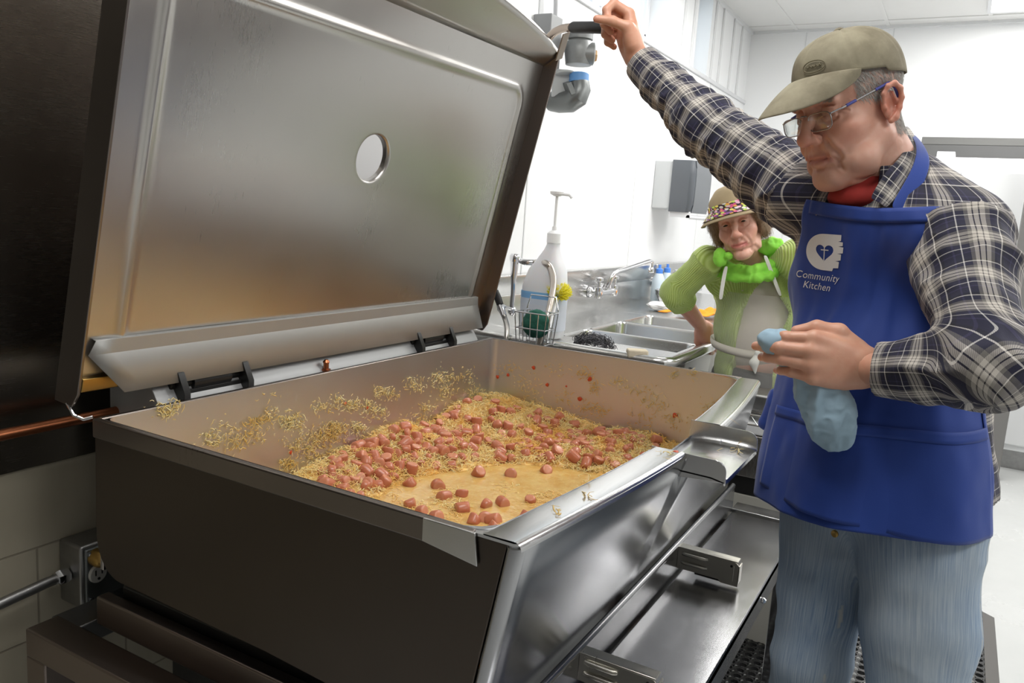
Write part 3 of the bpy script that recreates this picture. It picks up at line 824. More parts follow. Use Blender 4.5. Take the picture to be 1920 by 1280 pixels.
# red pepper flecks
def fleck_mesh(name, c, n_, r, mat, seed):
    rr = np.random.default_rng(seed); n_ = nrm(n_); t = nrm(np.cross(n_, [.3, .5, .8])); b = np.cross(n_, t)
    m = MB(); top = []; bot = []; k = 9
    for i in range(k):
        a = 2 * PI * i / k; q = r * rr.uniform(.7, 1.25)
        bot.append(c + t * q * math.cos(a) + b * q * math.sin(a)); top.append(c + t * q * .8 * math.cos(a) + b * q * .8 * math.sin(a) + n_ * r * .18)
    m.add(bot + top + [c + n_ * r * .22], [(i, (i + 1) % k, k + (i + 1) % k, k + i) for i in range(k)] + [(k + i, k + (i + 1) % k, 2 * k) for i in range(k)])
    return m.build(name, mat, angle=80)
M_red = plain('red_pepper', (.55, .07, .02), .3, noise=.3, nscale=120)
i_ = 0
for (a, b, r, pl_, lb) in [(647, 757, 4, 'b', 'red pepper bit stuck highest on the back wall of the pan'), (545, 848, 4, 'b', 'red pepper bit stuck low on the back wall, near the left'), (689, 764, 3.5, 'b', 'orange pepper bit stuck beside the highest red one on the back wall'),
                       (1000, 689, 4, 'r', 'red pepper bit near the top left of the right pan wall'), (1026, 721, 3.5, 'r', 'red pepper bit in the middle of three on the right pan wall'), (1106, 710, 5, 'r', 'dark red round pepper bit high in the middle of the right pan wall'),
                       (1087, 748, 4.5, 'r', 'orange red pepper bit low in the middle of the right pan wall'), (933, 706, 3.5, 'r', 'small red pepper bit beside the corner seam of the pan'), (1265, 778, 5, 'r', 'red pepper bit low on the right pan wall near the spout'),
                       (952, 703, 3, 'r', 'smaller red pepper bit just right of the corner seam'), (1062, 724, 2, 'r', 'tiny red pepper bit on the right pan wall'), (1268, 846, 6, 't', 'red pepper bit lying on the front rim beside the pour spout')]:
    c = on_y(a, b, YB - .006) if pl_ == 'b' else on_x(a, b, XR - .006) if pl_ == 'r' else on_z(a, b, ZR + .001)
    n_ = {'b': (0, -1, 0), 'r': (-1, 0, 0), 't': (0, 0, 1)}[pl_]
    tag(fleck_mesh('pepper_bit', c, n_, r * np.linalg.norm(c - CAM) / FPX, M_red, i_), lb, 'pepper bit', 'pepper bits stuck to the pan'); i_ += 1

# sausage slices
def sausage_mat(name, skin, cut):
    t = NT(name); at = t.n('ShaderNodeAttribute', _attribute_name='cut'); n = t.noise(t.coords(), 160, 3)
    oi = t.n('ShaderNodeObjectInfo')
    c = t.mix(at.outputs['Fac'], skin, cut); c = t.mix(t.math('MULTIPLY', n, .35), c, tuple(v * .7 for v in cut))
    c = t.mix(t.math('MULTIPLY', oi.outputs['Random'], .45), c, (.46, .15, .06))
    t.set(Base__Color=c, Roughness=.30, Subsurface__Weight=.25, Subsurface__Radius=(.01, .004, .002), Subsurface__Scale=.4); t.bump(n, .15, .001); return t.m
M_saus = sausage_mat('sausage', (.50, .155, .078), (.64, .27, .155))
def slice_proto(R_, L, tilt, bend, k, seed):
    """a cut piece of sausage: round casing, slightly bulging cut ends"""
    rr = np.random.default_rng(seed); prof = [(0, -L / 2 - .0008), (R_ * .5, -L / 2 - .0012), (R_ * .82, -L / 2 - .0004), (R_ * .95, -L / 2 + .001), (R_, -L / 2 + .003)]
    mid = [(R_ * 1.02, -L * .15), (R_ * 1.03, L * .15)]
    full = prof + mid + [(r, -h) for r, h in prof[::-1]]
    V = []; cutv = []
    n = 20
    for i, (r, h) in enumerate(full):
        for j in range(n):
            a = 2 * PI * j / n; rad = max(r, 1e-4) * (1 + .03 * math.sin(2 * a + seed) + .02 * math.sin(3 * a + 2 * seed))
            x, y = rad * math.cos(a), rad * math.sin(a); z = h + tilt * x * (1 if h > 0 else -.4)
            x += bend * z * z * 10
            V.append((x, y, z)); cutv.append(1.0 if r < R_ * .9 else 0.0)
    F = []
    for i in range(len(full) - 1):
        for j in range(n): F.append((i * n + j, i * n + (j + 1) % n, (i + 1) * n + (j + 1) % n, (i + 1) * n + j))
    F.append(tuple(range(n))[::-1]); F.append(tuple((len(full) - 1) * n + j for j in range(n)))
    me = bpy.data.meshes.new('sausage_slice'); me.from_pydata(V, [], F); me.materials.append(M_saus)
    bm = bmesh.new(); bm.from_mesh(me); bmesh.ops.recalc_face_normals(bm, faces=bm.faces); bm.to_mesh(me); bm.free()
    me.polygons.foreach_set('use_smooth', np.ones(len(me.polygons), dtype=bool))
    a = me.attributes.new('cut', 'FLOAT', 'POINT'); a.data.foreach_set('value', np.array(cutv, np.float32))
    return me
protos = [slice_proto(.0150, .022, .0, .0, 0, 1), slice_proto(.0155, .030, .15, .3, 0, 2), slice_proto(.0148, .018, -.2, .0, 0, 3), slice_proto(.0145, .026, .3, .2, 0, 4), slice_proto(.0158, .035, -.1, .5, 0, 5), slice_proto(.0142, .013, .1, 0, 0, 6)]
placed = []
def put_slice(x, y, z, k, seed, upr=None, label=None, group=None):
    rr = random.Random(seed)
    o = bpy.data.objects.new('sausage_slice', protos[k]); COL.objects.link(o); o.location = (x, y, z)
    th = rr.uniform(0, PI * 2); ti = upr if upr is not None else rr.choice([rr.uniform(0, .6), rr.uniform(.9, 1.6), rr.uniform(.9, 1.6)])
    o.rotation_euler = (ti, rr.uniform(-.2, .2), th); s = rr.uniform(.9, 1.08); o.scale = (s, s, s)
    placed.append((x, y)); tag(o, label, 'sausage slice', group)
    return o
# those floating in the broth, seen one by one
flo = [(865, 921, 4, 'pair of broth slices, upper'), ]
FLOAT = [(821, 907, 1, 1.5), (833, 927, 4, 1.4), (866, 922, 2, .4), (770, 942, 3, 1.3), (792, 955, 2, 1.2), (868, 950, 1, 1.5), (889, 972, 3, .9), (911, 943, 2, 1.3), (942, 939, 4, 1.5),
         (926, 988, 3, .7), (910, 968, 0, 1.0), (924, 972, 1, 1.2), (995, 934, 2, .3), (985, 968, 1, .8), (1046, 942, 0, 1.3), (818, 965, 0, 1.2), (1024, 879, 0, .9), (768, 903, 0, .7), (896, 885, 4, .7), (720, 905, 1, .6), (958, 885, 1, 1.2)]
ORD = 'first second third fourth fifth sixth seventh eighth ninth tenth eleventh twelfth thirteenth fourteenth fifteenth sixteenth seventeenth eighteenth nineteenth twentieth last'.split()
FLOAT.sort(key=lambda q: q[0])
for i, (a, b, k, u) in enumerate(FLOAT):
    p_ = on_z(a, b, LZ + .008)
    put_slice(p_[0], p_[1], LZ + .003 + max(0, mound(p_[0], p_[1]) * .9), k, 100 + i, u, 'sausage slice floating in the broth, %s from the left%s' % (ORD[i], ', near the front rim' if b > 950 else ', near the edge of the heap' if b < 912 else ''), 'sausage slices in the broth')
CLUS = [(690, 860, 60, 30), (740, 845, 50, 20), (650, 885, 35, 10), (1150, 800, 60, 18), (860, 800, 60, 14), (930, 850, 60, 12), (1000, 810, 70, 12), (1080, 790, 60, 12), (1060, 850, 60, 12), (1160, 850, 45, 10), (830, 840, 60, 13), (1200, 790, 40, 8), (820, 790, 30, 5), (920, 775, 60, 5), (1000, 865, 60, 8), (720, 885, 50, 8)]
SP = random.Random(3); cnt = 0
LAB = [('pink boiled sausage slice in the dense cluster at the far left end of the heap', 'sausage slices at the left end of the heap'),
       ('pink boiled sausage slice at the left of the heap, down beside the broth', 'sausage slices left of the broth'),
       ('pink boiled sausage slice high in the heap, along the back wall of the pan', 'sausage slices along the back wall'),
       ('pink boiled sausage slice at the right end of the heap, by the right wall', 'sausage slices by the right wall'),
       ('pink boiled sausage slice in the middle of the heaped sauerkraut', 'sausage slices in the middle of the heap'),
       ('pink boiled sausage slice on the front slope of the heap, between broth and pour spout', 'sausage slices on the front slope')]
for (a, b, s, n) in CLUS:
    made = 0; tries = 0
    while made < n and tries < 500:
        tries += 1
        p_ = on_z(a + SP.gauss(0, s * .62), b + SP.gauss(0, s * .38), LZ + .045); x, y = float(p_[0]), float(p_[1])
        if not (.95 < x < 2.265 and .62 < y < 1.315): continue
        h = float(mound(x, y))
        if h < .004: continue
        if min((x - q[0]) ** 2 + (y - q[1]) ** 2 for q in placed) < .0255 ** 2: continue
        left = a < 790
        reg = 0 if x < 1.56 and y > 1.05 else 1 if x < 1.66 else 2 if y > 1.16 else 3 if x > 2.12 else 4 if y > .98 else 5
        z = LZ + h + SP.uniform(.001, .013)
        put_slice(x, y, z, SP.randrange(6), 1000 + cnt, None,
                  LAB[reg][0], LAB[reg][1])
        cnt += 1; made += 1
print('slices', cnt)

# ================================================================== three basin sink
SZ = .90
snk = thing('kitchen_sink', (3.6, 1.2, 0), 'long stainless steel three basin sink along the white wall', 'sink')
SX0, SX1, SY0, SY1 = 2.50, 5.3, .790, 1.585
BAS = [(3.04 + .02 - .0, 0)]
basins = [(2.985 - .22 + .0, 0)]
edges = [2.765, 3.01, 3.385, 3.745]
bs_ = [(2.98, 3.36), (3.40, 3.72), (3.76, 4.12)]
by0, by1 = .845, 1.31
# deck with openings
dk = MB(); zs = SZ - .004
xs = [SX0 + .03, 2.78] + [v for b in [(2.80, 2.985), ] for v in ()]
cells = [(2.78, 3.00), (3.03, 3.375), (3.405, 3.735)]
def deck_strip(x0, x1, y0, y1): dk.box(x0, x1, y0, y1, zs - .012, zs)
cells = [(2.765, 3.005), (3.030, 3.378), (3.403, 3.75)]
deck_strip(SX0 + .02, cells[0][0], SY0 + .02, SY1); deck_strip(cells[-1][1], SX1, SY0 + .02, SY1)
deck_strip(cells[0][0], cells[-1][1], by1, SY1); deck_strip(cells[0][0], cells[-1][1], SY0 + .02, by0)
deck_strip(cells[0][1], cells[1][0], by0, by1); deck_strip(cells[1][1], cells[2][0], by0, by1)
dk.build('deck', S_sink, snk, bevel=.003)
for (a, b) in cells:
    m = MB(); P = []
    for ins, z in ((0, zs), (.004, zs - .01), (.006, .65), (.03, .60), (.06, .597)):
        P.append([(x, y, z) for x, y in rrect(a + ins, b - ins, by0 + ins, by1 - ins, .035)])
    m.grid(P, closed_v=True); k = len(m.v) - len(P[0]); m.f.append(tuple(range(k, len(m.v)))); m.mi.append(0)
    m.build('basin', S_sink, snk, angle=60)
    d = MB(); d.lathe(((a + b) / 2, (by0 + by1) / 2, .597), [(.045, 0), (.045, .003), (.03, .004), (.028, -.004)], 20); d.build('drain', S_chrome, snk)
rl = MB(); z = SZ - .004
rl.tube([(SX0 + .01, SY1 - .02, z), (SX0 + .01, .84, z), (SX0 + .014, .81, z), (SX0 + .04, SY0, z), (SX1, SY0, z)], .020, 14)
rl.build('rolled_rim', S_sink, snk)
bs2 = MB(); bs2.box(2.2, 5.6, 1.572, 1.592, SZ - .01, 1.02); bs2.prism([(2.2, 1.572, 1.02), (2.2, 1.592, 1.02), (2.2, 1.592, 1.105), (2.2, 1.545, 1.105), (2.2, 1.545, 1.095)], (3.4, 0, 0))
bs2.build('backsplash', S_sink, snk, bevel=.002)
for x in (2.6, 2.95, 4.5):
    sc = MB(); sc.lathe((x, 1.544, 1.100), [(.008, 0), (.006, .003), (.0, .005)], 12, (0, -1, 0), caps=False); sc.build('rivet', S_chrome, snk)
ap = MB(); ap.box(cells[0][0] - .02, cells[-1][1] + .02, SY0 + .012, SY0 + .03, .60, SZ - .02)
ap.box(cells[0][0] - .02, cells[0][0] - .01, SY0 + .03, SY1, .60, SZ - .02)
ap.build('apron_panel', plain('sink_front_grey', (.40, .39, .37), .42, .6), snk, bevel=.003)
for x, y in ((2.78, .84), (3.75, .84), (5.2, .84), (2.78, 1.5), (5.2, 1.5)):
    l = MB(); l.cyl((x, y, 0.0), (x, y, .88), .021, 16); l.lathe((x, y, 0), [(.03, 0), (.032, .01), (.021, .03)], 16); l.build('leg', S_sink, snk)

# wire shelf rack and box beyond the pan
M_wire = S_chrome
rk = thing('wire_shelf', (2.60, .5, 0), 'chrome wire shelf rack between the pan and the sink', 'shelf')
m = MB()
for z in (.745, .775): m.cyl((2.51, .30, z), (2.51, .76, z), .003, 8); m.cyl((2.51, .30, z), (2.70, .30, z), .003, 8)
k = 0
for y in np.arange(.30, .75, .026): m.cyl((2.51, y, .745 if k % 2 else .775), (2.51, y + .026, .775 if k % 2 else .745), .002, 6); k += 1
for x in np.arange(2.56, 2.70, .03): m.cyl((x, .30, .775), (x, .76, .775), .0018, 6)
m.build('wire_deck', M_wire, rk, angle=60)
for x, y in ((2.505, .295), (2.70, .295), (2.505, .765), (2.70, .765)):
    l = MB(); l.cyl((x, y, 0), (x, y, .86), .011, 12); l.build('post', M_wire, rk)
tag(MB().box(2.56, 2.69, .32, .74, .780, .835).build('oven_tray', S_dull, bevel=.01), 'dark metal tray on the wire shelf beyond the pan spout', 'tray')
bx = thing('equipment_cabinet', (2.62, .5, 0), 'low beige steel cabinet behind the end of the front shelf', 'cabinet')
MB().box(2.56, 2.70, .29, .75, .0, .50).build('body', plain('beige_enamel', (.50, .49, .44), .45), bx, bevel=.006)
MB().box(2.55, 2.70, .29, .75, .56, .70).build('steel_drawer', S_pan_out, bx, bevel=.003)
MB().box(2.56, 2.69, .32, .74, .50, .56).build('recess', S_black, bx)
tag(MB().box(2.56, 2.69, .32, .74, .701, .740).build('white_tray', M_white, bevel=.006), 'white plastic tray on the beige cabinet beyond the pour spout', 'tray')

# ---- wall faucet over the basins
def faucet(x, lab, spout):
    f = thing('faucet', (x, 1.5, 1.0), lab, 'faucet')
    m = MB(); m.cyl((x - .11, 1.52, .99), (x + .11, 1.52, .99), .016, 16)
    for d in (-.1, .1): m.lathe((x + d, 1.57, .99), [(.028, 0), (.026, .012), (.016, .02), (.016, .05)], 18, (0, -1, 0)); m.lathe((x + d, 1.52, .965), [(.018, 0), (.022, .02), (.020, .05), (.012, .055)], 18)
    m.build('faucet_body', S_chrome, f)
    for d in (-.1, .1):
        h = MB(); h.cyl((x + d, 1.52, 1.02), (x + d, 1.52, 1.045), .010, 12); h.lathe((x + d, 1.52, 1.045), [(.010, 0), (.021, .006), (.021, .018), (.008, .024)], 14)
        h.build('tap_handle', S_chrome, f)
    s = MB(); s.tube(spout, .011, 14); s.lathe(spout[-1] - np.array([0, 0, .03]), [(.011, 0), (.015, .004), (.015, .022), (.011, .03)], 14)
    s.build('spout', S_chrome, f)
    return f
fx = 3.70
e = on_y(1222, 498, 1.44)
faucet(fx, 'chrome wall faucet with a long raised spout above the middle basin', [np.array(v, float) for v in ((fx, 1.52, 1.0), (fx, 1.50, 1.06), (fx + .015, 1.49, 1.085), (fx + .05, 1.485, 1.095), (e[0] - .02, 1.45, 1.142), (e[0], 1.44, 1.138), (e[0], 1.44, 1.11))])
faucet(4.70, 'chrome wall faucet farther along, beside the woman in green', [np.array(v, float) for v in ((4.7, 1.52, 1.0), (4.7, 1.50, 1.05), (4.7, 1.44, 1.08), (4.68, 1.33, 1.07), (4.68, 1.30, 1.04))])

# ---- pre-rinse valve with two hoses
vx = 2.70
vv = thing('rinse_valve', (vx, 1.5, .98), 'chrome rinse valve with looping steel hose near the hinge of the lid', 'valve')
m = MB(); a = on_y(958, 575, 1.50); b = on_y(968, 490, 1.50)
m.tube([on_y(960, 577, 1.5), on_y(962, 545, 1.5), on_y(963, 520, 1.5)], .010, 14); m.tube([on_y(963, 522, 1.5), on_y(965, 490, 1.5)], [.012, .017], 16)
m.lathe(on_y(965, 490, 1.5), [(.019, 0), (.021, .01), (.021, .022), (.015, .03)], 18)
m.tube([on_y(968, 487, 1.5), on_y(985, 492, 1.46), on_y(1003, 492, 1.43)], [.010, .014, .013], 14)
m.lathe(on_y(960, 585, 1.5), [(.012, -.012), (.017, -.004), (.017, .012), (.012, .02)], 14)
m.tube([on_y(960, 580, 1.5), on_y(945, 575, 1.45)], .008, 12)
m.build('valve_body', S_chrome, vv)
def hose(pts, r, name, mat, parent, ribs=True):
    # smooth path, ribbed surface
    P = [np.array(p, float) for p in pts]; out = []
    for i in range(len(P) - 1):
        p0, p1, p2, p3 = P[max(i - 1, 0)], P[i], P[i + 1], P[min(i + 2, len(P) - 1)]
        for t in np.linspace(0, 1, 24, endpoint=False):
            out.append(.5 * ((2 * p1) + (-p0 + p2) * t + (2 * p0 - 5 * p1 + 4 * p2 - p3) * t * t + (-p0 + 3 * p1 - 3 * p2 + p3) * t ** 3))
    out.append(P[-1]); rs = [r * (1 + (.10 if (i % 2 and ribs) else 0)) for i in range(len(out))]
    m = MB(); m.tube(out, rs, 14); return m.build(name, mat, parent, angle=80)
hose([on_y(1003, 492, 1.43), W(1020, 492, 2.93), W(1033, 503, 2.90), W(1038, 530, 2.87), W(1032, 570, 2.83), W(1022, 610, 2.80), W(1012, 640, 2.80), W(1006, 660, 2.82)], .011, 'steel_hose', plain('hose_steel', (.55, .50, .45), .3, 1), vv)
hose([W(936, 578, 2.95), W(944, 590, 2.93), W(950, 610, 2.90), W(950, 632, 2.88), W(946, 650, 2.88)], .009, 'steel_hose', plain('hose_steel_b', (.62, .60, .57), .3, 1), vv)
m = MB(); m.tube([W(929, 545, 2.95), W(934, 560, 2.94), W(938, 572, 2.93)], [.011, .014, .013], 14); m.build('black_grip', M_blackrub, vv)
m = MB(); m.tube([on_y(945, 575, 1.45), W(938, 574, 2.93), W(945, 592, 2.91)], [.009, .014, .011], 12); m.build('hose_nut', S_chrome, vv)

# ---- white jug with pump, caddy, brush
jb = on_z(1006, 630, SZ); jx, jy = jb[0] + .02, jb[1] - .01
jug = thing('pump_jug', (jx, jy, SZ), 'tall white plastic jug with a pump on the left sink deck', 'jug')
m = MB(); P = []
for z, a, b in ((0, .055, .075), (.006, .062, .083), (.10, .064, .085), (.19, .063, .083), (.25, .055, .07), (.29, .042, .046), (.325, .028, .028), (.345, .023, .023), (.352, .023, .023)):
    P.append([(jx + a * math.copysign(abs(math.cos(t)) ** .7, math.cos(t)) , jy + b * math.copysign(abs(math.sin(t)) ** .7, math.sin(t)) - (.0 if z < .2 else (z - .2) * .15), SZ + z) for t in np.linspace(0, 2 * PI, 40, endpoint=False)])
m.grid(P, closed_v=True); m.f.append(tuple(range(40))[::-1]); m.mi.append(0); m.f.append(tuple(range(len(m.v) - 40, len(m.v)))); m.mi.append(0)
m.build('bottle', plain('milky_plastic', (.74, .75, .78), .35, Subsurface__Weight=.2), jug, angle=60)
m = MB(); P = []
for z, k in ((.03, 1.015), (.17, 1.015)):
    P.append([(jx + .064 * k * math.copysign(abs(math.cos(t)) ** .7, math.cos(t)), jy + .085 * k * math.copysign(abs(math.sin(t)) ** .7, math.sin(t)), SZ + z) for t in np.linspace(0, 2 * PI, 40, endpoint=False)])
m.grid(P, closed_v=True)
def lab_mat():
    t = NT('jug_label'); v = t.coords(); sp = t.n('ShaderNodeSeparateXYZ'); t.l(v, sp.inputs[0])
    c = t.ramp(t.math('MULTIPLY', sp.outputs[2], 5.0), [(.0, (.62, .66, .74)), (.62, (.60, .66, .76)), (.72, (.20, .42, .72)), (.82, (.22, .48, .78))], 'CONSTANT')
    t.set(Base__Color=c, Roughness=.4); return t.m
m.build('label', lab_mat(), jug, angle=60)
m = MB(); tp = (jx, jy - .022, SZ + .352); m.lathe(tp, [(.026, 0), (.026, .035), (.018, .042), (.010, .046), (.009, .06)], 24); m.build('pump_collar', M_white, jug)
m = MB(); q = W(1048, 427, 3.02); a = np.array([tp[0], tp[1], tp[2] + .05]); m.cyl(a, (a[0], a[1], a[2] + .12), .0055, 12); c = np.array([a[0], a[1], a[2] + .12])
m.lathe(c, [(.011, 0), (.026, .008), (.027, .016), (.020, .020)], 20); m.tube([c + [0, 0, .01], c + [.01, -.045, .008], c + [.012, -.055, -.003]], .006, 10)
m.build('pump_head', M_white, jug)
cb_ = on_z(1010, 648, SZ); cx, cy = cb_[0] + .005, cb_[1] + .02
cad = thing('sponge_caddy', (cx, cy, SZ), 'chrome wire caddy holding a green scrubber in front of the white jug', 'caddy')
m = MB(); hx_, hy_ = .045, .062
for z, k in ((.006, .85), (.06, .93), (.115, 1.0), (.17, 1.0)):
    if z == .17: k = 1.0
    pts = [(cx + a * hx_ * k, cy + b * hy_ * k, SZ + z) for a, b in ((-1, -1), (1, -1), (1, 1), (-1, 1), (-1, -1))]
    if z == .17: pts = [(cx + hx_, cy - hy_, SZ + z - .05), (cx + hx_, cy - hy_ * .8, SZ + z), (cx + hx_, cy + hy_ * .8, SZ + z), (cx + hx_, cy + hy_, SZ + z - .05)]
    m.tube(pts, .0025, 8)
for a in (-1, 1):
    for b in np.linspace(-1, 1, 5): m.tube([(cx + a * hx_, cy + b * hy_, SZ + .115), (cx + a * hx_ * .85, cy + b * hy_ * .85, SZ + .006)], .002, 6)
    for b in np.linspace(-1, 1, 4): m.tube([(cx + b * hx_, cy + a * hy_, SZ + .115), (cx + b * hx_ * .85, cy + a * hy_ * .85, SZ + .006)], .002, 6)
m.build('wire_basket', S_chrome, cad, angle=80)
def blob(name, c, rad, mat, amp, fr, seed, parent=None, sub=4):
    bm = bmesh.new(); bmesh.ops.create_icosphere(bm, subdivisions=sub, radius=1); V = np.array([v.co[:] for v in bm.verts]); F = [[v.index for v in f.verts] for f in bm.faces]; bm.free()
    n = vnoise(V * fr + 17 + seed * 3.7, seed) + .5 * vnoise(V * fr * 2.3 + 5, seed + 1)
    V = V * (1 + amp * n)[:, None] * np.array(rad) + np.array(c)
    return link_mesh(name, V, F, mat, parent)
M_green = plain('green_scrub', (.015, .10, .07), .9, noise=.5, nscale=150, bump=.6)
tag(blob('green_scrubber', (cx, cy, SZ + .075), (.036, .052, .05), M_green, .10, 2.5, 3), 'dark green scrubbing pad stuffed in the wire caddy', 'scrubber')
# yellow brush
br = thing('dish_brush', (cx + .01, cy - .045, SZ + .02), 'yellow bristled dish brush standing in the wire caddy', 'brush')
t0 = np.array([cx + .02, cy - .035, SZ + .02]); t1 = W(1045, 553, 2.93)
m = MB(); m.tube([t0, t0 + (t1 - t0) * .8, t1], [.006, .008, .016], 12); m.build('handle', M_white, br)
def bristles(c, axis, R_, L, n, mat, name, parent, spread=.8, th=.0012):
    r = np.random.default_rng(4); axis = nrm(axis); t = nrm(np.cross(axis, [.3, .8, .1])); b = np.cross(axis, t); m = MB()
    for i in range(n):
        q = math.sqrt(r.random()); a = r.random() * 2 * PI; d = nrm(axis + spread * q * (t * math.cos(a) + b * math.sin(a)))
        p0 = c + R_ * .5 * q * (t * math.cos(a) + b * math.sin(a)); m.tube([p0, p0 + d * L * r.uniform(.9, 1.05)], [th, th * .9], 4)
    return m.build(name, mat, parent, angle=0)
bristles(t1, W(1050, 541, 2.90) - t1, .03, .045, 420, plain('yellow_bristle', (.80, .72, .03), .5), 'bristles', br, 1.3)
# grey scouring pad, sponge
def curls(name, c, rad, n, th, mat, lab, cat):
    r = np.random.default_rng(9); m = MB()
    for i in range(n):
        d = nrm(r.normal(size=3)); d[2] = abs(d[2]); p = c + d * rad * r.uniform(.7, 1.0) * (1 + .15 * math.sin(5 * d[0])); t = nrm(np.cross(d, r.normal(size=3))); b = np.cross(d, t); rr = r.uniform(.004, .008)
        m.tube([p + rr * (t * math.cos(a) + b * math.sin(a)) + d * .002 * a for a in np.linspace(0, 5.5, 9)], th, 4, caps=False)
    o = m.build(name, mat, angle=0); return tag(o, lab, cat)
pc = on_z(1105, 652, SZ)
curls('scouring_pad', np.array([pc[0] + .03, pc[1] + .0, SZ]), np.array([.035, .075, .042]), 420, .0011, plain('pad_grey', (.10, .10, .11), .35, .7), 'grey curly metal scouring pad on the left sink deck', 'scouring pad')
sc_ = on_z(1188, 672, SZ)
tag(MB().obox((sc_[0] + .03, sc_[1] - .0, SZ + .014), (.5, -.86, 0), (.86, .5, 0), (0, 0, 1), .035, .022, .014).build('sponge', plain('beige_sponge', (.68, .60, .46), .9, noise=.1, nscale=90, bump=.3), bevel=.006), 'small beige sponge on the sink deck near the corner', 'sponge')
# orange cloth and clutter on the far deck
P = []
c0 = on_z(1285, 588, SZ)
for u in np.linspace(-1, 1, 40):
    row = []
    for v in np.linspace(-1, 1, 24):
        x = c0[0] + .02 + u * .20 + .02 * math.sin(5 * v); y = c0[1] - .12 + v * .10 - u * .10
        n = float(vnoise(np.array([[u * 4 + 3, v * 3, .5]]), 3)[0]); row.append((x, y, SZ + .012 + .022 * (n + .8) * (1 - .5 * max(abs(u), abs(v)) ** 4)))
    P.append(row)
m = MB(); m.grid(P); tag(m.build('orange_cloth', plain('orange_towel', (.85, .30, .02), .9, noise=.15, nscale=60, bump=.2), solid=.004, angle=80), 'crumpled bright orange cloth on the far end of the sink', 'cloth')
c1 = on_z(1232, 583, SZ)
tag(blob('dish_rag', (c1[0] + .05, c1[1], SZ + .022), (.06, .07, .02), plain('white_rag', (.72, .72, .72), .9), .25, 2.2, 5), 'crumpled white rag beside the orange cloth', 'cloth')
c2 = on_y(1255, 572, 1.40)
m = MB(); m.lathe((c2[0], 1.40, SZ), [(.0, 0), (.06, 0), (.085, .05), (.09, .075), (.086, .075), (.08, .05), (.055, .006), (0, .006)], 28, caps=False); tag(m.build('steel_bowl', S_chrome), 'shiny steel bowl at the back of the sink deck behind the orange cloth', 'bowl')
# detergent bottles near the far faucet
for i, (a, b, nm, lb) in enumerate([(1237, 503, 'soap_dispenser', 'left of the two blue topped soap bottles by the far faucet'), (1252, 500, 'soap_dispenser', 'right of the two blue topped soap bottles by the far faucet')]):
    q = on_y(a, b, 1.50); d = thing(nm, (q[0], 1.50, SZ), lb, 'soap bottle', 'soap bottles by the far faucet')
    m = MB(); m.lathe((q[0], 1.50, SZ), [(.035, 0), (.038, .01), (.038, .12), (.02, .16)], 20); m.build('bottle', plain('clear_soap%d' % i, (.60, .70, .78), .2), d)
    m = MB(); m.lathe((q[0], 1.50, SZ + .16), [(.02, 0), (.02, .025), (.008, .03), (.008, .05)], 16); m.build('cap', plain('blue_cap%d' % i, (.08, .25, .75), .35), d)

# ---- towel dispenser
td = thing('towel_dispenser', (4.60, 1.5, 1.42), 'grey and white paper towel dispenser on the white wall above the sink', 'towel dispenser')
MB().box(4.46, 4.80, 1.49, 1.60, 1.43, 1.70).build('back_case', plain('case_grey_white', (.55, .57, .58), .4), td, bevel=.006)
m = MB(); P = []
for z in np.linspace(1.415, 1.705, 8):
    e = .35 * (((z - 1.56) / .145) ** 4) * .03
    row = [(4.45, 1.492, z)]
    for t in np.linspace(0, 1, 12): a = PI / 2 * t; row.append((4.45 + .03 - .03 * math.cos(a) + e, 1.36 + .03 - .03 * math.sin(a) - .0 + e, z)) if t < 1 else None
    row += [(4.48, 1.355 + e, z), (4.78, 1.355 + e, z), (4.81, 1.385, z), (4.81, 1.492, z)]
    P.append(row)
m.grid(P); k0 = len(P[0]); m.f.append(tuple(range(k0))[::-1]); m.mi.append(0); m.f.append(tuple(range(len(m.v) - k0, len(m.v)))); m.mi.append(0)
m.build('smoked_cover', plain('smoked_plastic', (.10, .11, .125), .25), td, angle=30)
m = MB(); m.cyl((4.47, 1.38, 1.39), (4.79, 1.38, 1.39), .012, 14); m.box(4.47, 4.48, 1.37, 1.49, 1.385, 1.42); m.build('towel_bar', M_trim, td)
# ---- gas valve and pipe on the wall
gv_ = thing('gas_valve', (3.30, 1.45, 1.75), 'grey cast gas valve with a brass plug hanging behind the raised handle', 'valve')
m = MB(); c = W(1086, 100, 3.2); ax = (0, 0, 1)
m.lathe(W(1084, 122, 3.2), [(.052, 0), (.055, .02), (.060, .05), (.055, .085), (.045, .095), (.052, .098), (.052, .125), (.030, .135)], 24)
m.lathe(W(1066, 100, 3.2), [(.030, -.03), (.044, -.02), (.044, .0)], 20, (-.49, .87, 0)); m.lathe(W(1092, 100, 3.18), [(.04, 0), (.044, .03), (.044, .045), (.035, .05)], 20, (.49, -.87, 0))
m.build('valve_body', plain('cast_grey', (.30, .31, .31), .5, .7, noise=.15, nscale=50), gv_)
m = MB(); m.lathe(W(1108, 104, 3.17), [(.022, 0), (.022, .02), (.018, .025)], 4, (.49, -.87, 0)); m.build('plug', plain('tan_brass', (.60, .38, .20), .4, .6), gv_)
m = MB(); m.cyl(W(1086, 140, 3.2), W(1085, 156, 3.2), .040, 20); m.build('sealing_tape', plain('blue_tape', (.12, .30, .62), .5), gv_)
m = MB(); m.tube([W(1086, 155, 3.2), W(1087, 168, 3.2), W(1082, 182, 3.2), W(1070, 190, 3.22), W(1050, 192, 3.25), W(1035, 190, 3.28)], [.040, .045, .046, .045, .042, .04], 18)
m.lathe(W(1064, 176, 3.2), [(.05, 0), (.05, .02)], 6, (.6, -.7, .4)); m.build('elbow', plain('cast_grey_b', (.20, .21, .21), .4, .8), gv_)
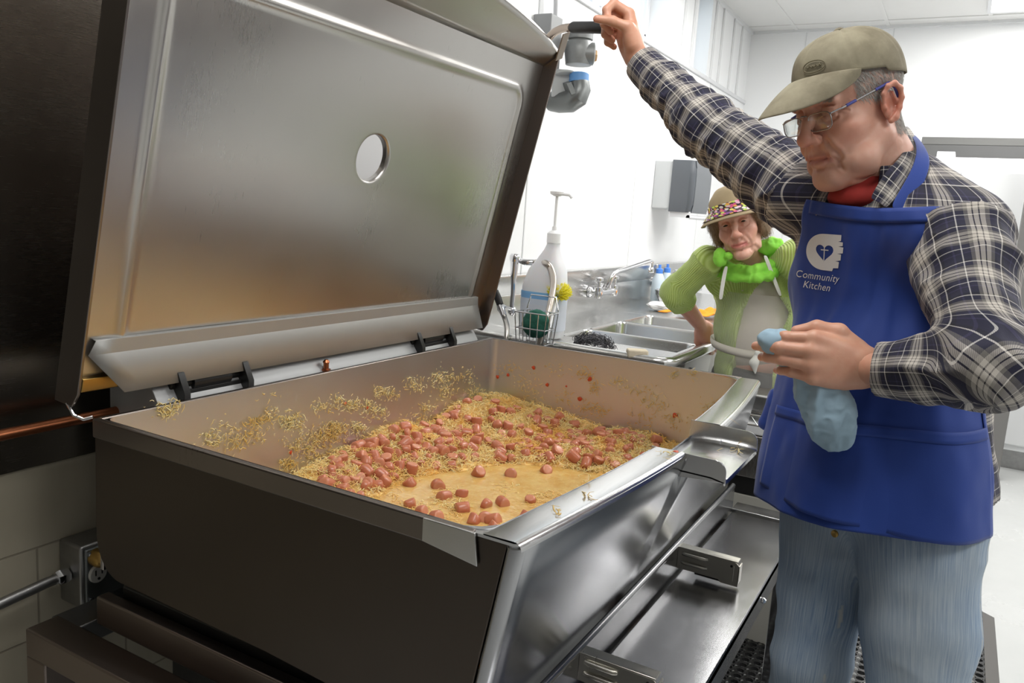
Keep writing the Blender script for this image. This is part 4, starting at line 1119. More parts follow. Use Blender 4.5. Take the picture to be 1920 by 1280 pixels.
m = MB(); m.obox(W(1051, 158, 3.24), (.86, .48, 0), (.49, -.87, 0), (0, 0, 1), .03, .035, .055); m.cyl(W(1060, 140, 3.2), W(1060, 136, 3.2), .04, 20); m.build('meter_window', plain('clear_cover', (.55, .57, .58), .15), gv_, bevel=.006)
pp = thing('gas_pipe', (3.1, 1.5, 1.9), 'thin grey pipe and box rising up the wall behind the valve', 'pipe')
m = MB(); m.cyl(on_y(1041, 60, 1.56), on_y(1046, -140, 1.56), .010, 12); m.build('riser', M_trim, pp)
m = MB(); a = on_y(1030, 70, 1.55); m.box(a[0] - .05, a[0] + .05, 1.52, 1.60, a[2] - .12, a[2] + .08); m.build('junction_box', plain('box_grey', (.35, .36, .37), .5), pp, bevel=.004)
for a_, nm in ((965, 'conduit_cover'),):
    q = on_y(a_, 20, 1.57); tag(MB().box(q[0] - .10, q[0] + .08, 1.54, 1.60, 1.9, CEIL).build('column_cover', plain('cover_pale', (.55, .56, .58), .4, .3), bevel=.004), 'pale grey cover strip on the wall above the lid corner', 'wall cover')

# ---- far wall: opening header, white refrigerator
hd = MB(); hd.box(6.14, 6.29, -1.5, .34, 1.985, 2.035)
struct('trim_7', hd, plain('header_grey', (.13, .13, .125), .5, 0), bevel=.004)
hd = MB(); hd.box(6.14, 6.29, -1.5, .34, 1.90, 1.984); struct('trim_8', hd, plain('recess_grey', (.10, .10, .10), .7))
fr_ = thing('white_refrigerator', (5.9, -.2, 0), 'wide white two door refrigerator at the far wall behind the man', 'refrigerator')
MB().box(5.62, 6.10, -.62, .42, .12, 1.86).build('body', M_white, fr_, bevel=.012)
for y0, y1 in ((-.60, .068), (.074, .41)):
    MB().box(5.585, 5.618, y0, y1, .16, 1.78).build('door', plain('fridge_white', (.72, .73, .74), .35), fr_, bevel=.01)
h = MB(); h.tube([(5.585, -.20, 1.40), (5.55, -.20, 1.40), (5.535, -.203, 1.385), (5.535, -.203, 1.05), (5.585, -.20, 1.04)], .010, 12); h.build('handle', M_brass, fr_)
MB().box(5.66, 6.08, -.58, .38, 0, .12).build('base', S_dull, fr_)
tag(MB().box(5.7, 5.95, .12, .22, 1.862, 1.90).build('paper_box', M_trim, bevel=.004), 'small white box on top of the refrigerator', 'box')
ps = thing('grey_post', (5.45, -.42, 0), 'grey steel door post at the right edge behind the man', 'post')
MB().box(5.30, 5.40, -.315 - .05, -.265, 0.0, 2.03).build('post_body', plain('post_grey', (.17, .165, .16), .5, 0), ps, bevel=.004)
# floor mat
P = []
mt = MB()
def mat_mat():
    t = NT('rubber_mat'); t.set(Base__Color=(.012, .012, .013), Roughness=.45); return t.m
x0, x1, y0, y1 = 1.0, 3.3, -.25, .50
S = .036
nxm, nym = int((x1 - x0) / S), int((y1 - y0) / S)
nn = 8
V = []; F = []
for i in range(nxm):
    for j in range(nym):
        cx_, cy_ = x0 + (i + .5) * S, y0 + (j + .5) * S
        b = len(V); sq = []
        for k in range(nn):
            a = 2 * PI * k / nn + PI / nn; q = 1 / max(abs(math.cos(a)), abs(math.sin(a)))
            V.append((cx_ + S / 2 * q * math.cos(a), cy_ + S / 2 * q * math.sin(a), .012))
        for k in range(nn):
            a = 2 * PI * k / nn + PI / nn; V.append((cx_ + .0125 * math.cos(a), cy_ + .0125 * math.sin(a), .013))
        for k in range(nn):
            a = 2 * PI * k / nn + PI / nn; V.append((cx_ + .0125 * math.cos(a), cy_ + .0125 * math.sin(a), .002))
        for k in range(nn):
            k2 = (k + 1) % nn
            F.append((b + k, b + k2, b + nn + k2, b + nn + k)); F.append((b + nn + k, b + nn + k2, b + 2 * nn + k2, b + 2 * nn + k))
V = np.array(V); F = np.array(F)
mo = link_mesh('floor_mat', V, F, mat_mat(), angle=30)
tag(mo, 'black rubber floor mat with round holes under the man', 'floor mat')
ORIG['floor_mat'] = ORIG[mo.name]
e = MB(); P = [(x0, y0 - .03, .001), (x0, y0, .001), (x0, y0, .012)]; e.prism([(x0, y0 - .04, .0), (x0, y0 + .001, .0), (x0, y0 + .001, .012)], (x1 - x0, 0, 0)); e.prism([(x1 + .04, y0, 0), (x1 - .001, y0, 0), (x1 - .001, y0, .012)], (0, y1 - y0, 0))
e.build('ramp_edge', plain('worn_rubber', (.10, .095, .09), .6), mo)

# ================================================================== figure tools
class Sdf:
    """smooth union / cut of rounded forms; meshed once as one continuous surface"""
    def __init__(s): s.it = []
    def cone(s, a, b, ra, rb=None, k=.02, op=1):
        s.it.append((op, 'c', np.array(a, float), np.array(b, float), ra, ra if rb is None else rb, k)); return s
    def chain(s, pts, rs, k=.02, op=1):
        for i in range(len(pts) - 1): s.cone(pts[i], pts[i + 1], rs[i], rs[i + 1], k, op)
        return s
    def ell(s, c, r, axes=None, k=.02, op=1):
        s.it.append((op, 'e', np.array(c, float), np.array(r, float), np.eye(3) if axes is None else np.array([nrm(a) for a in axes]), 0, k)); return s
    def plane(s, p, n):      # keep the side the normal points away from
        s.it.append((0, 'p', np.array(p, float), nrm(n), 0, 0, 0)); return s
    def _d(s, it, P):
        if it[1] == 'c':
            a, b, ra, rb = it[2:6]; ab = b - a; L2 = max(float(ab @ ab), 1e-12)
            q = P - a.astype(np.float32); t = np.clip((q @ ab.astype(np.float32)) / L2, 0, 1)
            return np.sqrt(((q - t[..., None] * ab.astype(np.float32)) ** 2).sum(-1)) - (ra + (rb - ra) * t)
        if it[1] == 'e':
            c, r, A = it[2:5]; q = (P - c.astype(np.float32)) @ A.T.astype(np.float32)
            k0 = np.sqrt(((q / r) ** 2).sum(-1)); k1 = np.sqrt(((q / (r * r)) ** 2).sum(-1)) + 1e-9
            return (k0 * (k0 - 1) / k1)
        return (P - it[2]) @ it[3]
    def _box(s, it, m):
        if it[1] == 'c':
            a, b, ra, rb = it[2:6]; r = max(ra, rb) + m; return np.minimum(a, b) - r, np.maximum(a, b) + r
        c, r, A = it[2:5]; e = np.sqrt(((A * r[:, None]) ** 2).sum(0)) + m; return c - e, c + e
    @staticmethod
    def _mix(op, D, d, k):
        if op == 1:
            if k <= 0: return np.minimum(D, d)
            h = np.clip(.5 + .5 * (D - d) / k, 0, 1); return D + (d - D) * h - k * h * (1 - h)
        if op == -1:
            h = np.clip(.5 - .5 * (D + d) / k, 0, 1); return D + (-d - D) * h + k * h * (1 - h)
        return np.maximum(D, d)
    def eval(s, P):
        P = np.asarray(P, np.float32); D = np.full(P.shape[:-1], 1.0, np.float32)
        for it in s.it: D = s._mix(it[0], D, s._d(it, P), it[6])
        return D
    def mesh(s, h, pad=.03, extra=None):
        los, his = zip(*[s._box(it, 0) for it in s.it if it[0] == 1])
        lo = np.min(los, 0) - pad; hi = np.max(his, 0) + pad
        n = np.ceil((hi - lo) / h).astype(int) + 1
        ax = [(lo[i] + h * np.arange(n[i])).astype(np.float32) for i in range(3)]
        D = np.full(tuple(n), 1.0, np.float32)
        for it in s.it:
            if it[1] == 'p':
                G = (ax[0][:, None, None] - it[2][0]) * it[3][0] + (ax[1][None, :, None] - it[2][1]) * it[3][1] + (ax[2][None, None, :] - it[2][2]) * it[3][2]
                D = np.maximum(D, G.astype(np.float32)); continue
            bl, bh = s._box(it, .02 + it[6] * 1.5)
            i0 = np.clip(np.floor((bl - lo) / h).astype(int), 0, n); i1 = np.clip(np.ceil((bh - lo) / h).astype(int) + 1, 0, n)
            if (i1 <= i0).any(): continue
            sl = tuple(slice(i0[k], i1[k]) for k in range(3))
            g = np.stack(np.meshgrid(*[ax[k][sl[k]] for k in range(3)], indexing='ij'), -1)
            D[sl] = s._mix(it[0], D[sl], s._d(it, g), it[6])
        if extra is not None: D = extra(D, ax)
        return nets(D, lo, h)

def nets(D, lo, h):
    S = D < 0; nx, ny, nz = D.shape
    c = [S[dx:nx - 1 + dx, dy:ny - 1 + dy, dz:nz - 1 + dz] for dx in (0, 1) for dy in (0, 1) for dz in (0, 1)]
    allc = np.logical_and.reduce(c); anyc = np.logical_or.reduce(c); mask = anyc & ~allc
    idx = np.argwhere(mask); ids = np.full(mask.shape, -1, np.int32); ids[mask] = np.arange(len(idx))
    pos = np.zeros((len(idx), 3)); cnt = np.zeros(len(idx))
    cor = [(dx, dy, dz) for dx in (0, 1) for dy in (0, 1) for dz in (0, 1)]
    dv = [D[idx[:, 0] + a, idx[:, 1] + b, idx[:, 2] + e].astype(np.float64) for a, b, e in cor]
    for i in range(8):
        for j in range(i + 1, 8):
            if sum(abs(cor[i][k] - cor[j][k]) for k in range(3)) != 1: continue
            cr = (dv[i] < 0) != (dv[j] < 0)
            t = np.where(cr, dv[i] / np.where(cr, dv[i] - dv[j], 1), 0); t = np.clip(t, 0, 1)
            p = np.array(cor[i])[None] + t[:, None] * (np.array(cor[j]) - np.array(cor[i]))[None]
            pos += p * cr[:, None]; cnt += cr
    V = lo + h * (idx + pos / np.maximum(cnt, 1)[:, None])
    F = []
    for a in range(3):
        b, e = (a + 1) % 3, (a + 2) % 3
        sl0 = [slice(None)] * 3; sl1 = [slice(None)] * 3; sl0[a] = slice(0, -1); sl1[a] = slice(1, None)
        A = S[tuple(sl0)]; B = S[tuple(sl1)]; ch = np.argwhere(A != B)
        ch = ch[(ch[:, b] >= 1) & (ch[:, e] >= 1)]
        ch = ch[(ch[:, b] < D.shape[b] - 1) & (ch[:, e] < D.shape[e] - 1)]
        ins = A[ch[:, 0], ch[:, 1], ch[:, 2]]
        def cell(db, de):
            q = ch.copy(); q[:, b] += db; q[:, e] += de; return ids[q[:, 0], q[:, 1], q[:, 2]]
        q = np.stack([cell(-1, -1), cell(0, -1), cell(0, 0), cell(-1, 0)], 1)
        q[~ins] = q[~ins][:, ::-1]; F.append(q)
    F = np.concatenate(F); F = F[(F >= 0).all(1)]
    return V, F

def vnormals(V, F):
    n = np.cross(V[F[:, 2]] - V[F[:, 0]], V[F[:, 3]] - V[F[:, 1]]); N = np.zeros_like(V)
    for i in range(4): np.add.at(N, F[:, i], n)
    return N / (np.linalg.norm(N, axis=1)[:, None] + 1e-12)

def skin_mat(name):
    t = NT(name); at = t.n('ShaderNodeAttribute', _attribute_name='skin')
    n = t.noise(t.coords(), 45, 4, .6); n2 = t.noise(t.coords(), 420, 3, .6)
    c = t.mix(t.ramp(n, [(.4, 0), (.7, .35)]), at.outputs['Color'], (.60, .24, .16)); 
    t.set(Base__Color=c, Roughness=t.math('MULTIPLY_ADD', n2, .15, .36), Subsurface__Weight=.18, Subsurface__Radius=(.012, .005, .003), Subsurface__Scale=.5)
    t.bump(n2, .12, .0006); return t.m

def knit_uv(o, uv):
    a = o.data.attributes.new('cloth_uv', 'FLOAT_VECTOR', 'POINT'); q = np.zeros((len(uv), 3), np.float32); q[:, :2] = uv; a.data.foreach_set('vector', q.ravel())

def hand_sdf(sd, wrist, d, t, curl, spread=.06, L=1.0, thumb=None, kpalm=.012, fr=1.0, wr=.029):
    """five fingers on a palm. d: wrist to knuckles, t: towards the thumb side; back of the hand is t x d or its opposite (n)"""
    wrist = np.array(wrist, float); d = nrm(d); t = nrm(t - (np.array(t) @ d) * d); n = curl['n']; n = nrm(n - (n @ d) * d - (n @ t) * t)
    P = lambda a, b, c: wrist + (d * a + t * b + n * c) * L
    kn = [(.098, .030, .004), (.102, .009, .006), (.097, -.012, .004), (.088, -.031, .000)]
    ln = [(.043, .025, .021), (.047, .029, .022), (.044, .027, .021), (.034, .021, .018)]
    rr = [(.0105, .0095, .0085, .0072), (.0108, .0097, .0087, .0074), (.0103, .0092, .0082, .007), (.009, .008, .0072, .0062)]
    tips = []
    # palm
    for (a, b, c), r in zip(kn, (.0135, .0138, .013, .0115)):
        sd.cone(P(.012, b * .55, -.002), P(a, b, c - .004), .0175 * L, r * L * 1.02, kpalm)
    sd.ell(P(.05, -.002, -.006), (.052 * L, .040 * L, .017 * L), (d, t, n), .012)
    sd.ell(P(.040, .026, -.014), (.034 * L, .018 * L, .017 * L), (d + .5 * t, t - .5 * d, n), .012)   # thenar
    for i in range(4):
        a, b, c = kn[i]; p = P(a, b, c - .003); ang = 0; side = spread * (1.2 - i * .9)
        for j in range(3):
            ang += curl['f'][i][j]
            dr = nrm(d * math.cos(ang) - n * math.sin(ang) + t * side * math.cos(ang))
            q = p + dr * ln[i][j] * L
            sd.cone(p, q, rr[i][j] * L * fr, rr[i][j + 1] * L * fr, .0045); p = q
        tips.append((p, dr, i))
    tb = thumb or [(.022, .026, -.014), (.052, .050, -.020), (.082, .060, -.020), (.106, .060, -.020)]
    tp = [P(*q) for q in tb]
    sd.chain(tp, [.0155 * L, .0125 * L, .0105 * L, .0085 * L], .008)
    tips.append((tp[-1], nrm(tp[-1] - tp[-2]), 4))
    return tips

def head_local(sd, f=1.0, male=True):
    """front x, his left y, up z; origin midway between the ears"""
    S = ((0, 1), (0, -1)); pm = (1, -1)
    sd.ell((-.008, 0, .056), (.096, .077, .084), k=.02)
    sd.ell((.034, 0, .050), (.060, .064, .052), k=.02)
    sd.ell((.030, 0, -.010), (.064, .063, .075), k=.025)
    if male:
        sd.ell((.040, 0, -.060), (.050, .050, .045), k=.02)
        sd.chain([(0, .052, -.050), (.040, .046, -.082), (.080, .014, -.101), (.080, -.014, -.101), (.040, -.046, -.082), (0, -.052, -.050)], [.020, .020, .016, .016, .020, .020], .02)
        sd.ell((.034, 0, -.106), (.050, .042, .024), k=.02)      # soft underside of the chin
        for s in pm: sd.ell((.050, s * .041, -.074), (.028, .021, .026), k=.015)     # jowls
    else:
        sd.chain([(0, .050, -.045), (.035, .044, -.075), (.075, .012, -.098), (.075, -.012, -.098), (.035, -.044, -.075), (0, -.050, -.045)], [.018, .017, .013, .013, .017, .018], .02)
        for s in pm: sd.ell((.050, s * .038, -.062), (.024, .016, .022), k=.015)
    sd.ell((.088, 0, -.098), (.016, .018, .014), k=.014)           # chin
    for s in pm: sd.ell((.062, s * .040, -.018), (.028, .026, .024), k=.02)      # cheekbones
    for s in pm: sd.ell((.074, s * .028, -.040), (.022, .020, .022), k=.018)
    sd.ell((.082, 0, -.055), (.020, .030, .026), k=.016)           # muzzle
    # brow
    sd.chain([(.086, .044, .034), (.094, .024, .042), (.093, 0, .040), (.094, -.024, .042), (.086, -.044, .034)], [.008, .010, .009, .010, .008], .016)
    # eye sockets and lids
    for s in pm: sd.ell((.096, s * .031, .020), (.016, .019, .0125), k=.012, op=-1)
    for s in pm: sd.ell((.0785, s * .031, .019), (.0150, .0160, .0140), k=.004)
    for s in pm: sd.chain([(.089, s * .017, .0105), (.0905, s * .030, .006), (.086, s * .043, .010)], [.0028, .0036, .0028], .006)  # bag below the eye
    # nose
    sd.chain([(.092, 0, .028), (.106, 0, .006), (.119, 0, -.016)], [.0088, .0092, .0112], .010)
    sd.ell((.1205, 0, -.022), (.0130, .0145, .0120), k=.006)
    for s in pm: sd.ell((.108, s * .0125, -.026), (.0115, .0072, .0085), k=.006)
    for s in pm: sd.ell((.113, s * .0065, -.0335), (.005, .0035, .003), k=.003, op=-1)
    sd.cone((.101, 0, -.032), (.101, 0, -.046), .004, .004, .010)
    ck = 0.0 if male else .0055     # lifted corners of a slight smile
    # lips
    sd.chain([(.086, .026, -.0600 + ck), (.0985, .012, -.0555), (.1010, 0, -.0565), (.0985, -.012, -.0555), (.086, -.026, -.0600 + ck)], [.0035, .0055, .0052, .0055, .0035], .005)
    sd.chain([(.086, .025, -.0635 + ck), (.0970, .011, -.0665), (.0990, 0, -.0675), (.0970, -.011, -.0665), (.086, -.025, -.0635 + ck)], [.0035, .0058, .0062, .0058, .0035], .005)
    sd.chain([(.090, .027, -.0615 + ck), (.1035, .012, -.0608), (.106, 0, -.0618), (.1035, -.012, -.0608), (.090, -.027, -.0615 + ck)], [.0010, .0014, .0014, .0014, .0010], .004, op=-1)
    # folds from nose to mouth and below the corners
    if male:
        pass
    # ears
    for s in pm:
        E = lambda x, z, o=0: (x, s * (.0775 + o), z)
        sd.ell((-.008, s * .074, .002), (.017, .006, .029), k=.006)
        sd.chain([E(.006, .006, .000), E(.006, .020, .002), E(-.002, .031, .006), E(-.015, .033, .010), E(-.024, .022, .012), E(-.025, .006, .011), E(-.019, -.010, .008), E(-.010, -.024, .004), E(-.002, -.028, .002)],
                 [.0035, .0042, .0045, .0045, .0045, .0042, .0042, .0060, .0050], .004)
        sd.chain([E(-.013, .018, .004), E(-.016, .004, .005), E(-.010, -.010, .004)], [.003, .003, .003], .004)
        sd.ell((-.006, s * .084, -.002), (.0085, .007, .012), k=.004, op=-1)
        sd.ell((.006, s * .078, -.004), (.004, .005, .006), k=.004)
    return sd

def seg_dist(P, pts):
    best = np.full(len(P), 9.0)
    for a, b in zip(pts[:-1], pts[1:]):
        a = np.array(a, float); b = np.array(b, float); ab = b - a; t = np.clip(((P - a) @ ab) / (ab @ ab), 0, 1); best = np.minimum(best, np.linalg.norm(P - a - t[:, None] * ab, axis=1))
    return best
def creases(V, F, lst, k=1.0):
    """press soft lines (wrinkles) into a face; each line: points, depth, width, puff beside it"""
    N = vnormals(V, F); D = np.zeros(len(V))
    for pts, dep, wid, puff in lst:
        for s in (1, -1):
            d = seg_dist(V, [(x, y * s, z) for x, y, z in pts]); D += k * (-dep * np.exp(-(d / wid) ** 2) + puff * np.exp(-((d - wid * 2.0) / (wid * 1.2)) ** 2))
    return V + N * D[:, None]
WRINK = [([(.106, .019, -.018), (.099, .030, -.036), (.090, .037, -.055), (.083, .037, -.068)], .0024, .0042, .0016),
         ([(.090, .029, -.063), (.086, .033, -.074), (.078, .035, -.090)], .0026, .0036, .0012),
         ([(.096, .018, .004), (.092, .030, -.003), (.082, .044, .002)], .0018, .0028, .0012),
         ([(.090, .018, .030), (.093, .031, .031), (.085, .044, .026)], .0016, .0022, .0006),
         ([(.074, .050, .018), (.066, .057, .010)], .0010, .0018, .0004), ([(.073, .051, .021), (.062, .058, .022)], .0010, .0018, .0004), ([(.073, .050, .016), (.064, .055, .003)], .0009, .0018, .0003),
         ([(.092, .012, -.078), (.095, .0, -.080)], .0022, .0050, .0008),
         ([(.066, .046, -.078), (.052, .050, -.088), (.036, .052, -.094)], .0022, .0050, .0022),
         ([(.060, .038, -.108), (.030, .046, -.114)], .002, .005, .0015), ([(.020, .046, -.120), (-.020, .052, -.100)], .0014, .004, .0008), ([(.012, .050, -.095), (-.030, .058, -.070)], .0010, .003, .0006),
         ([(.096, .0065, .044), (.094, .0055, .034)], .0012, .0020, .0004)]
def eyes(parent, B, c, iris, look=(1, 0, -.3), lid=.5):
    for s, nm in ((1, 'eye'), (-1, 'eye')):
        e = np.array([.0800, s * .031, .0185]); m = MB(); lk = nrm(look); t = nrm(np.cross(lk, (0, 0, 1))); b = np.cross(lk, t); P = []
        R_ = .0128
        for i in range(17):
            a = PI * i / 16; P.append([c + (e + (lk * math.cos(a) + (t * math.cos(q) + b * math.sin(q)) * math.sin(a)) * R_) @ B for q in np.linspace(0, 2 * PI, 24, endpoint=False)])
        m.grid(P, closed_v=True); m.mi = [(2 if i // 24 < 2 else 1 if i // 24 < 4 else 0) for i in range(len(m.f))]
        m.build(nm, [M_eyew, iris, M_pupil], parent, angle=0)
M_eyew = plain('eye_white', (.62, .58, .54), .15); M_pupil = plain('pupil', (.01, .01, .01), .05)
def lids_cut(sd, opening=.004, zc=.018):
    for s in (1, -1):
        sd.chain([(.0890, s * .0185, zc - .001), (.0945, s * .031, zc + opening * .25), (.0880, s * .0435, zc - .0005)], [.0008 + opening * .2, opening, .0008 + opening * .2], .0015, op=-1)

def strands_on(name, V, N, mask, n, length, width, flow, mat, parent, seed=1, lift=.25, seg=4, jit=.25, wave=0.0):
    """short hairs growing out of a surface; flow: world direction the hair lies along"""
    r = np.random.default_rng(seed); cand = np.argwhere(mask).ravel(); k = r.choice(cand, n)
    P = V[k] + r.normal(0, .0012, (n, 3)); Nn = N[k]; fl = np.asarray(flow, float)
    fl = np.broadcast_to(fl, (n, 3)) if fl.ndim == 1 else fl[k]
    T = fl + r.normal(0, jit, (n, 3)); T = T - (T * Nn).sum(1)[:, None] * Nn; T /= np.linalg.norm(T, axis=1)[:, None] + 1e-9
    S = np.cross(Nn, T); L = length * r.uniform(.6, 1.2, n); ts = np.linspace(0, 1, seg)
    C_ = P[:, None] + T[:, None] * (L[:, None] * ts)[..., None] + Nn[:, None] * ((lift * L)[:, None] * (ts - .55 * ts ** 2 * 1.3))[..., None] + S[:, None] * (wave * L[:, None] * np.sin(ts * 4 + r.uniform(0, 6, n)[:, None]))[..., None]
    w = width * (1 - ts * .7)
    A = C_ + S[:, None] * w[None, :, None]; Bq = C_ - S[:, None] * w[None, :, None]; Cq = C_ + Nn[:, None] * w[None, :, None]
    V2 = np.stack([A, Cq, Bq], 2).reshape(-1, 3); base = (np.arange(n) * seg * 3)[:, None, None]; a = (np.arange(seg - 1) * 3)[None, :, None]; j = np.arange(2)[None, None, :]
    q = np.stack([base + a + j, base + a + j + 1, base + a + 3 + j + 1, base + a + 3 + j], -1).reshape(-1, 4)
    return link_mesh(name, V2, q, mat, parent, angle=0)
def hair_mat(name, c1, c2):
    t = NT(name); n = t.noise(t.coords(), 140, 2); t.set(Base__Color=t.mix(n, c1, c2), Roughness=.45); return t.m
def ribbon(name, L, R_, mat, parent, th=.002, sub=2):
    m = MB(); m.grid(np.stack([np.array(L), (np.array(L) + np.array(R_)) / 2, np.array(R_)], 1)); return m.build(name, mat, parent, solid=th, subsurf=sub, offset=0, angle=0)

# ================================================================== the man
MF = nrm(np.array([-.92, .39, 0.0])); ML = np.array([-MF[1], MF[0], 0.0]); MU = np.array([0, 0, 1.0])
hip_c = W(1655, 890, 1.56)
man = thing('person', (hip_c[0], hip_c[1], 0), 'tall man in a blue apron, plaid shirt and tan cap holding the lid open', 'person')
def cplot(*a): return W(*a)
# --- head frame
def head_basis(yaw, pitch, roll):
    r, u, b = RC[:, 0], RC[:, 1], RC[:, 2]; yaw, pitch, roll = map(math.radians, (yaw, pitch, roll))
    f0 = -math.sin(yaw) * r + math.cos(yaw) * b
    F_ = math.cos(pitch) * f0 - math.sin(pitch) * u; U_ = math.cos(pitch) * u + math.sin(pitch) * f0; S_ = np.cross(U_, F_)
    return np.stack([F_, math.cos(roll) * S_ + math.sin(roll) * U_, math.cos(roll) * U_ - math.sin(roll) * S_])
HB = head_basis(69, 19, -5); HC = W(1598, 212, 1.50)
HSC = 1.03
def HL(p): return HC + (np.array(p, float) * HSC) @ HB
def to_head(P): return ((P - HC) @ HB.T) / HSC
hs = head_local(Sdf()); lids_cut(hs, .0014, .0105)
nk = [to_head(W(*q)) for q in ((1652, 318, 1.53), (1668, 400, 1.56), (1672, 470, 1.57))]
hs.chain([(-.030, 0, -.030), nk[0], nk[1]], [.056, .056, .066], .03); hs.chain([(.03, 0, -.095), nk[0] + [.015, 0, 0]], [.030, .045], .03)
hs.plane(nk[2], nk[2] - nk[0])
Vh, Fh = hs.mesh(.0016); Vh = creases(Vh, Fh, WRINK, 1.35)
def head_color(V, male=True, base=(.70, .385, .285)):
    C_ = np.tile(np.array(base), (len(V), 1))
    def blend(c, r, col, a):
        w = np.exp(-(((V - np.array(c)) / np.array(r)) ** 2).sum(1)) * a; C_[:] = C_ * (1 - w[:, None]) + np.array(col) * w[:, None]
    for s in (1, -1):
        blend((-.010, s * .084, .002), (.030, .014, .042), (.62, .20, .13), .85)
        blend((.070, s * .045, -.025), (.030, .030, .026), (.64, .25, .17), .6)
        blend((.085, s * .032, .008), (.02, .02, .010), (.48, .22, .17), .4)
    blend((.120, 0, -.022), (.018, .018, .016), (.66, .22, .15), .75)
    w = np.exp(-((np.abs(V[:, 2] + .0612) / .0095) ** 4)) * (V[:, 0] > .086) * (np.abs(V[:, 1]) < .029); C_[:] = C_ * (1 - .85 * w[:, None]) + np.array((.50, .15, .12) if male else (.58, .16, .15)) * .85 * w[:, None]
    if male:
        w = np.clip((-.03 - V[:, 2]) / .04, 0, 1) * (V[:, 0] > -.02) * .22; C_[:] = C_ * (1 - w[:, None]) + np.array((.42, .30, .25)) * w[:, None]
        blend((.072, .052, -.004), (.0065, .008, .0055), (.36, .13, .05), .8)
    return C_
Cm = head_color(Vh)
hair_m = ((Vh[:, 2] > -.030 + .0 * Vh[:, 0]) & (Vh[:, 0] < .048 + .25 * (Vh[:, 2] - .02)) & (Vh[:, 2] > .012 + .25 * Vh[:, 0]) | ((Vh[:, 0] < -.028) & (Vh[:, 2] > -.055))) & (Vh[:, 2] < .11)
ear_m = (np.abs(Vh[:, 1]) > .0785) & (Vh[:, 0] > -.04) & (Vh[:, 0] < .02) & (Vh[:, 2] < .042)
hair_m &= ~ear_m
Cm[hair_m] = Cm[hair_m] * .45 + np.array((.42, .38, .34)) * .55
Vw = HC + (Vh * HSC) @ HB
# --- hands
SK = (.66, .36, .25)
rw = W(1196, 112, 2.07); gax = nrm(W(1165, 52, 2.05) - W(1073, 51, 2.35)); gc = W(1152, 52, 2.095)
cu = {'n': RC[:, 0] * .9 + RC[:, 1] * .25 + RC[:, 2] * -.1, 'f': [(.75, 1.35, .9), (1.15, 1.45, .9), (1.3, 1.5, .9), (1.4, 1.5, .9)]}
dr = nrm(W(1162, 14, 2.10) - rw)
hr_ = Sdf()
tipsR = hand_sdf(hr_, rw, dr, gax, cu, .02, 1.14, fr=1.14, thumb=[(.022, .026, -.012), (.060, .040, -.020), (.082, .038, -.050), (.098, .030, -.080)])
hr_.cone(rw + dr * .012, rw + nrm(W(1322, 236, 1.88) - rw) * .10, .029, .032, .02)
hr_.it = [hr_.it[-1]] + hr_.it[:-1]
V1, F1 = hr_.mesh(.0017, .02)
lw_ = W(1632, 690, 1.37); dl_ = nrm(W(1512, 668, 1.36) - lw_)
cu = {'n': RC[:, 2] * .75 + RC[:, 1] * .62, 'f': [(.45, .55, .3), (.45, .6, .35), (.5, .6, .4), (.6, .6, .4)]}
hl_ = Sdf(); hl_.cone(lw_ + dl_ * .01, lw_ - dl_ * .07, .031, .033, .02)
tipsL = hand_sdf(hl_, lw_, dl_, RC[:, 1] - .2 * RC[:, 0], cu, -.10, 1.10, thumb=[(.022, .028, -.010), (.056, .048, -.008), (.088, .050, -.018), (.114, .040, -.032)])
V2, F2 = hl_.mesh(.0019, .02)
# lower legs and feet are inside the jeans and shoes; the body continues under the clothes as a plain trunk
tr = Sdf()
tr.ell(W(1665, 520, 1.58), (.115, .16, .19), (MF, ML, MU)).ell(W(1660, 700, 1.58), (.12, .15, .17), (MF, ML, MU), k=.05).ell(hip_c, (.11, .145, .12), (MF, ML, MU), k=.05)
Rhip, Rkn, Ran = W(1565, 955, 1.63), np.array([0, 0, 0.]), np.array([0, 0, 0.])
q = W(1512, 1280, 1.63); Rkn = np.array([q[0], q[1], .50]); Ran = Rkn + np.array([.03, .0, -.42])
Lhip = W(1725, 965, 1.48); q = W(1728, 1280, 1.44); Lkn = np.array([q[0], q[1], .50]); Lan = Lkn + np.array([.03, .0, -.42])
tr.chain([Rhip, Rkn, Ran], [.085, .055, .04], .04); tr.chain([Lhip, Lkn, Lan], [.09, .055, .04], .04)
Rsh, Rel, Rwr = W(1498, 362, 1.68), W(1322, 236, 1.88), W(1197, 116, 2.08)
Lsh, Lel, Lwr = W(1800, 445, 1.38), W(1850, 690, 1.20), W(1636, 692, 1.35)
tr.chain([Rsh, Rel, Rwr], [.06, .042, .028], .04); tr.chain([Lsh, Lel, Lwr], [.06, .042, .028], .04); tr.cone(Rsh, Lsh, .06, .06, .05); tr.cone(W(1668, 400, 1.56), W(1668, 470, 1.57), .06, .07, .04)
V3, F3 = tr.mesh(.009)
Vb_ = np.concatenate([Vw, V1, V2, V3]); Fb_ = np.concatenate([Fh, F1 + len(Vw), F2 + len(Vw) + len(V1), F3 + len(Vw) + len(V1) + len(V2)])
def hand_col(V, tips, base):
    C_ = np.tile(np.array(base), (len(V), 1))
    for (p, d, i) in tips:
        w = np.exp(-((np.linalg.norm(V - p, axis=1)) / .012) ** 2) * .5; C_ = C_ * (1 - w[:, None]) + np.array((.68, .26, .18)) * w[:, None]
    return C_
body = link_mesh('body', Vb_, Fb_, skin_mat('man_skin'), man, angle=0)
set_color(body, 'skin', np.concatenate([Cm, hand_col(V1, tipsR, (.64, .34, .23)), hand_col(V2, tipsL, (.66, .36, .25)), np.tile(np.array(SK), (len(V3), 1))]))
iris = plain('iris_blue', (.10, .14, .18), .1)
eyes(man, HB * HSC, HC, iris, (1, 0, -.55))
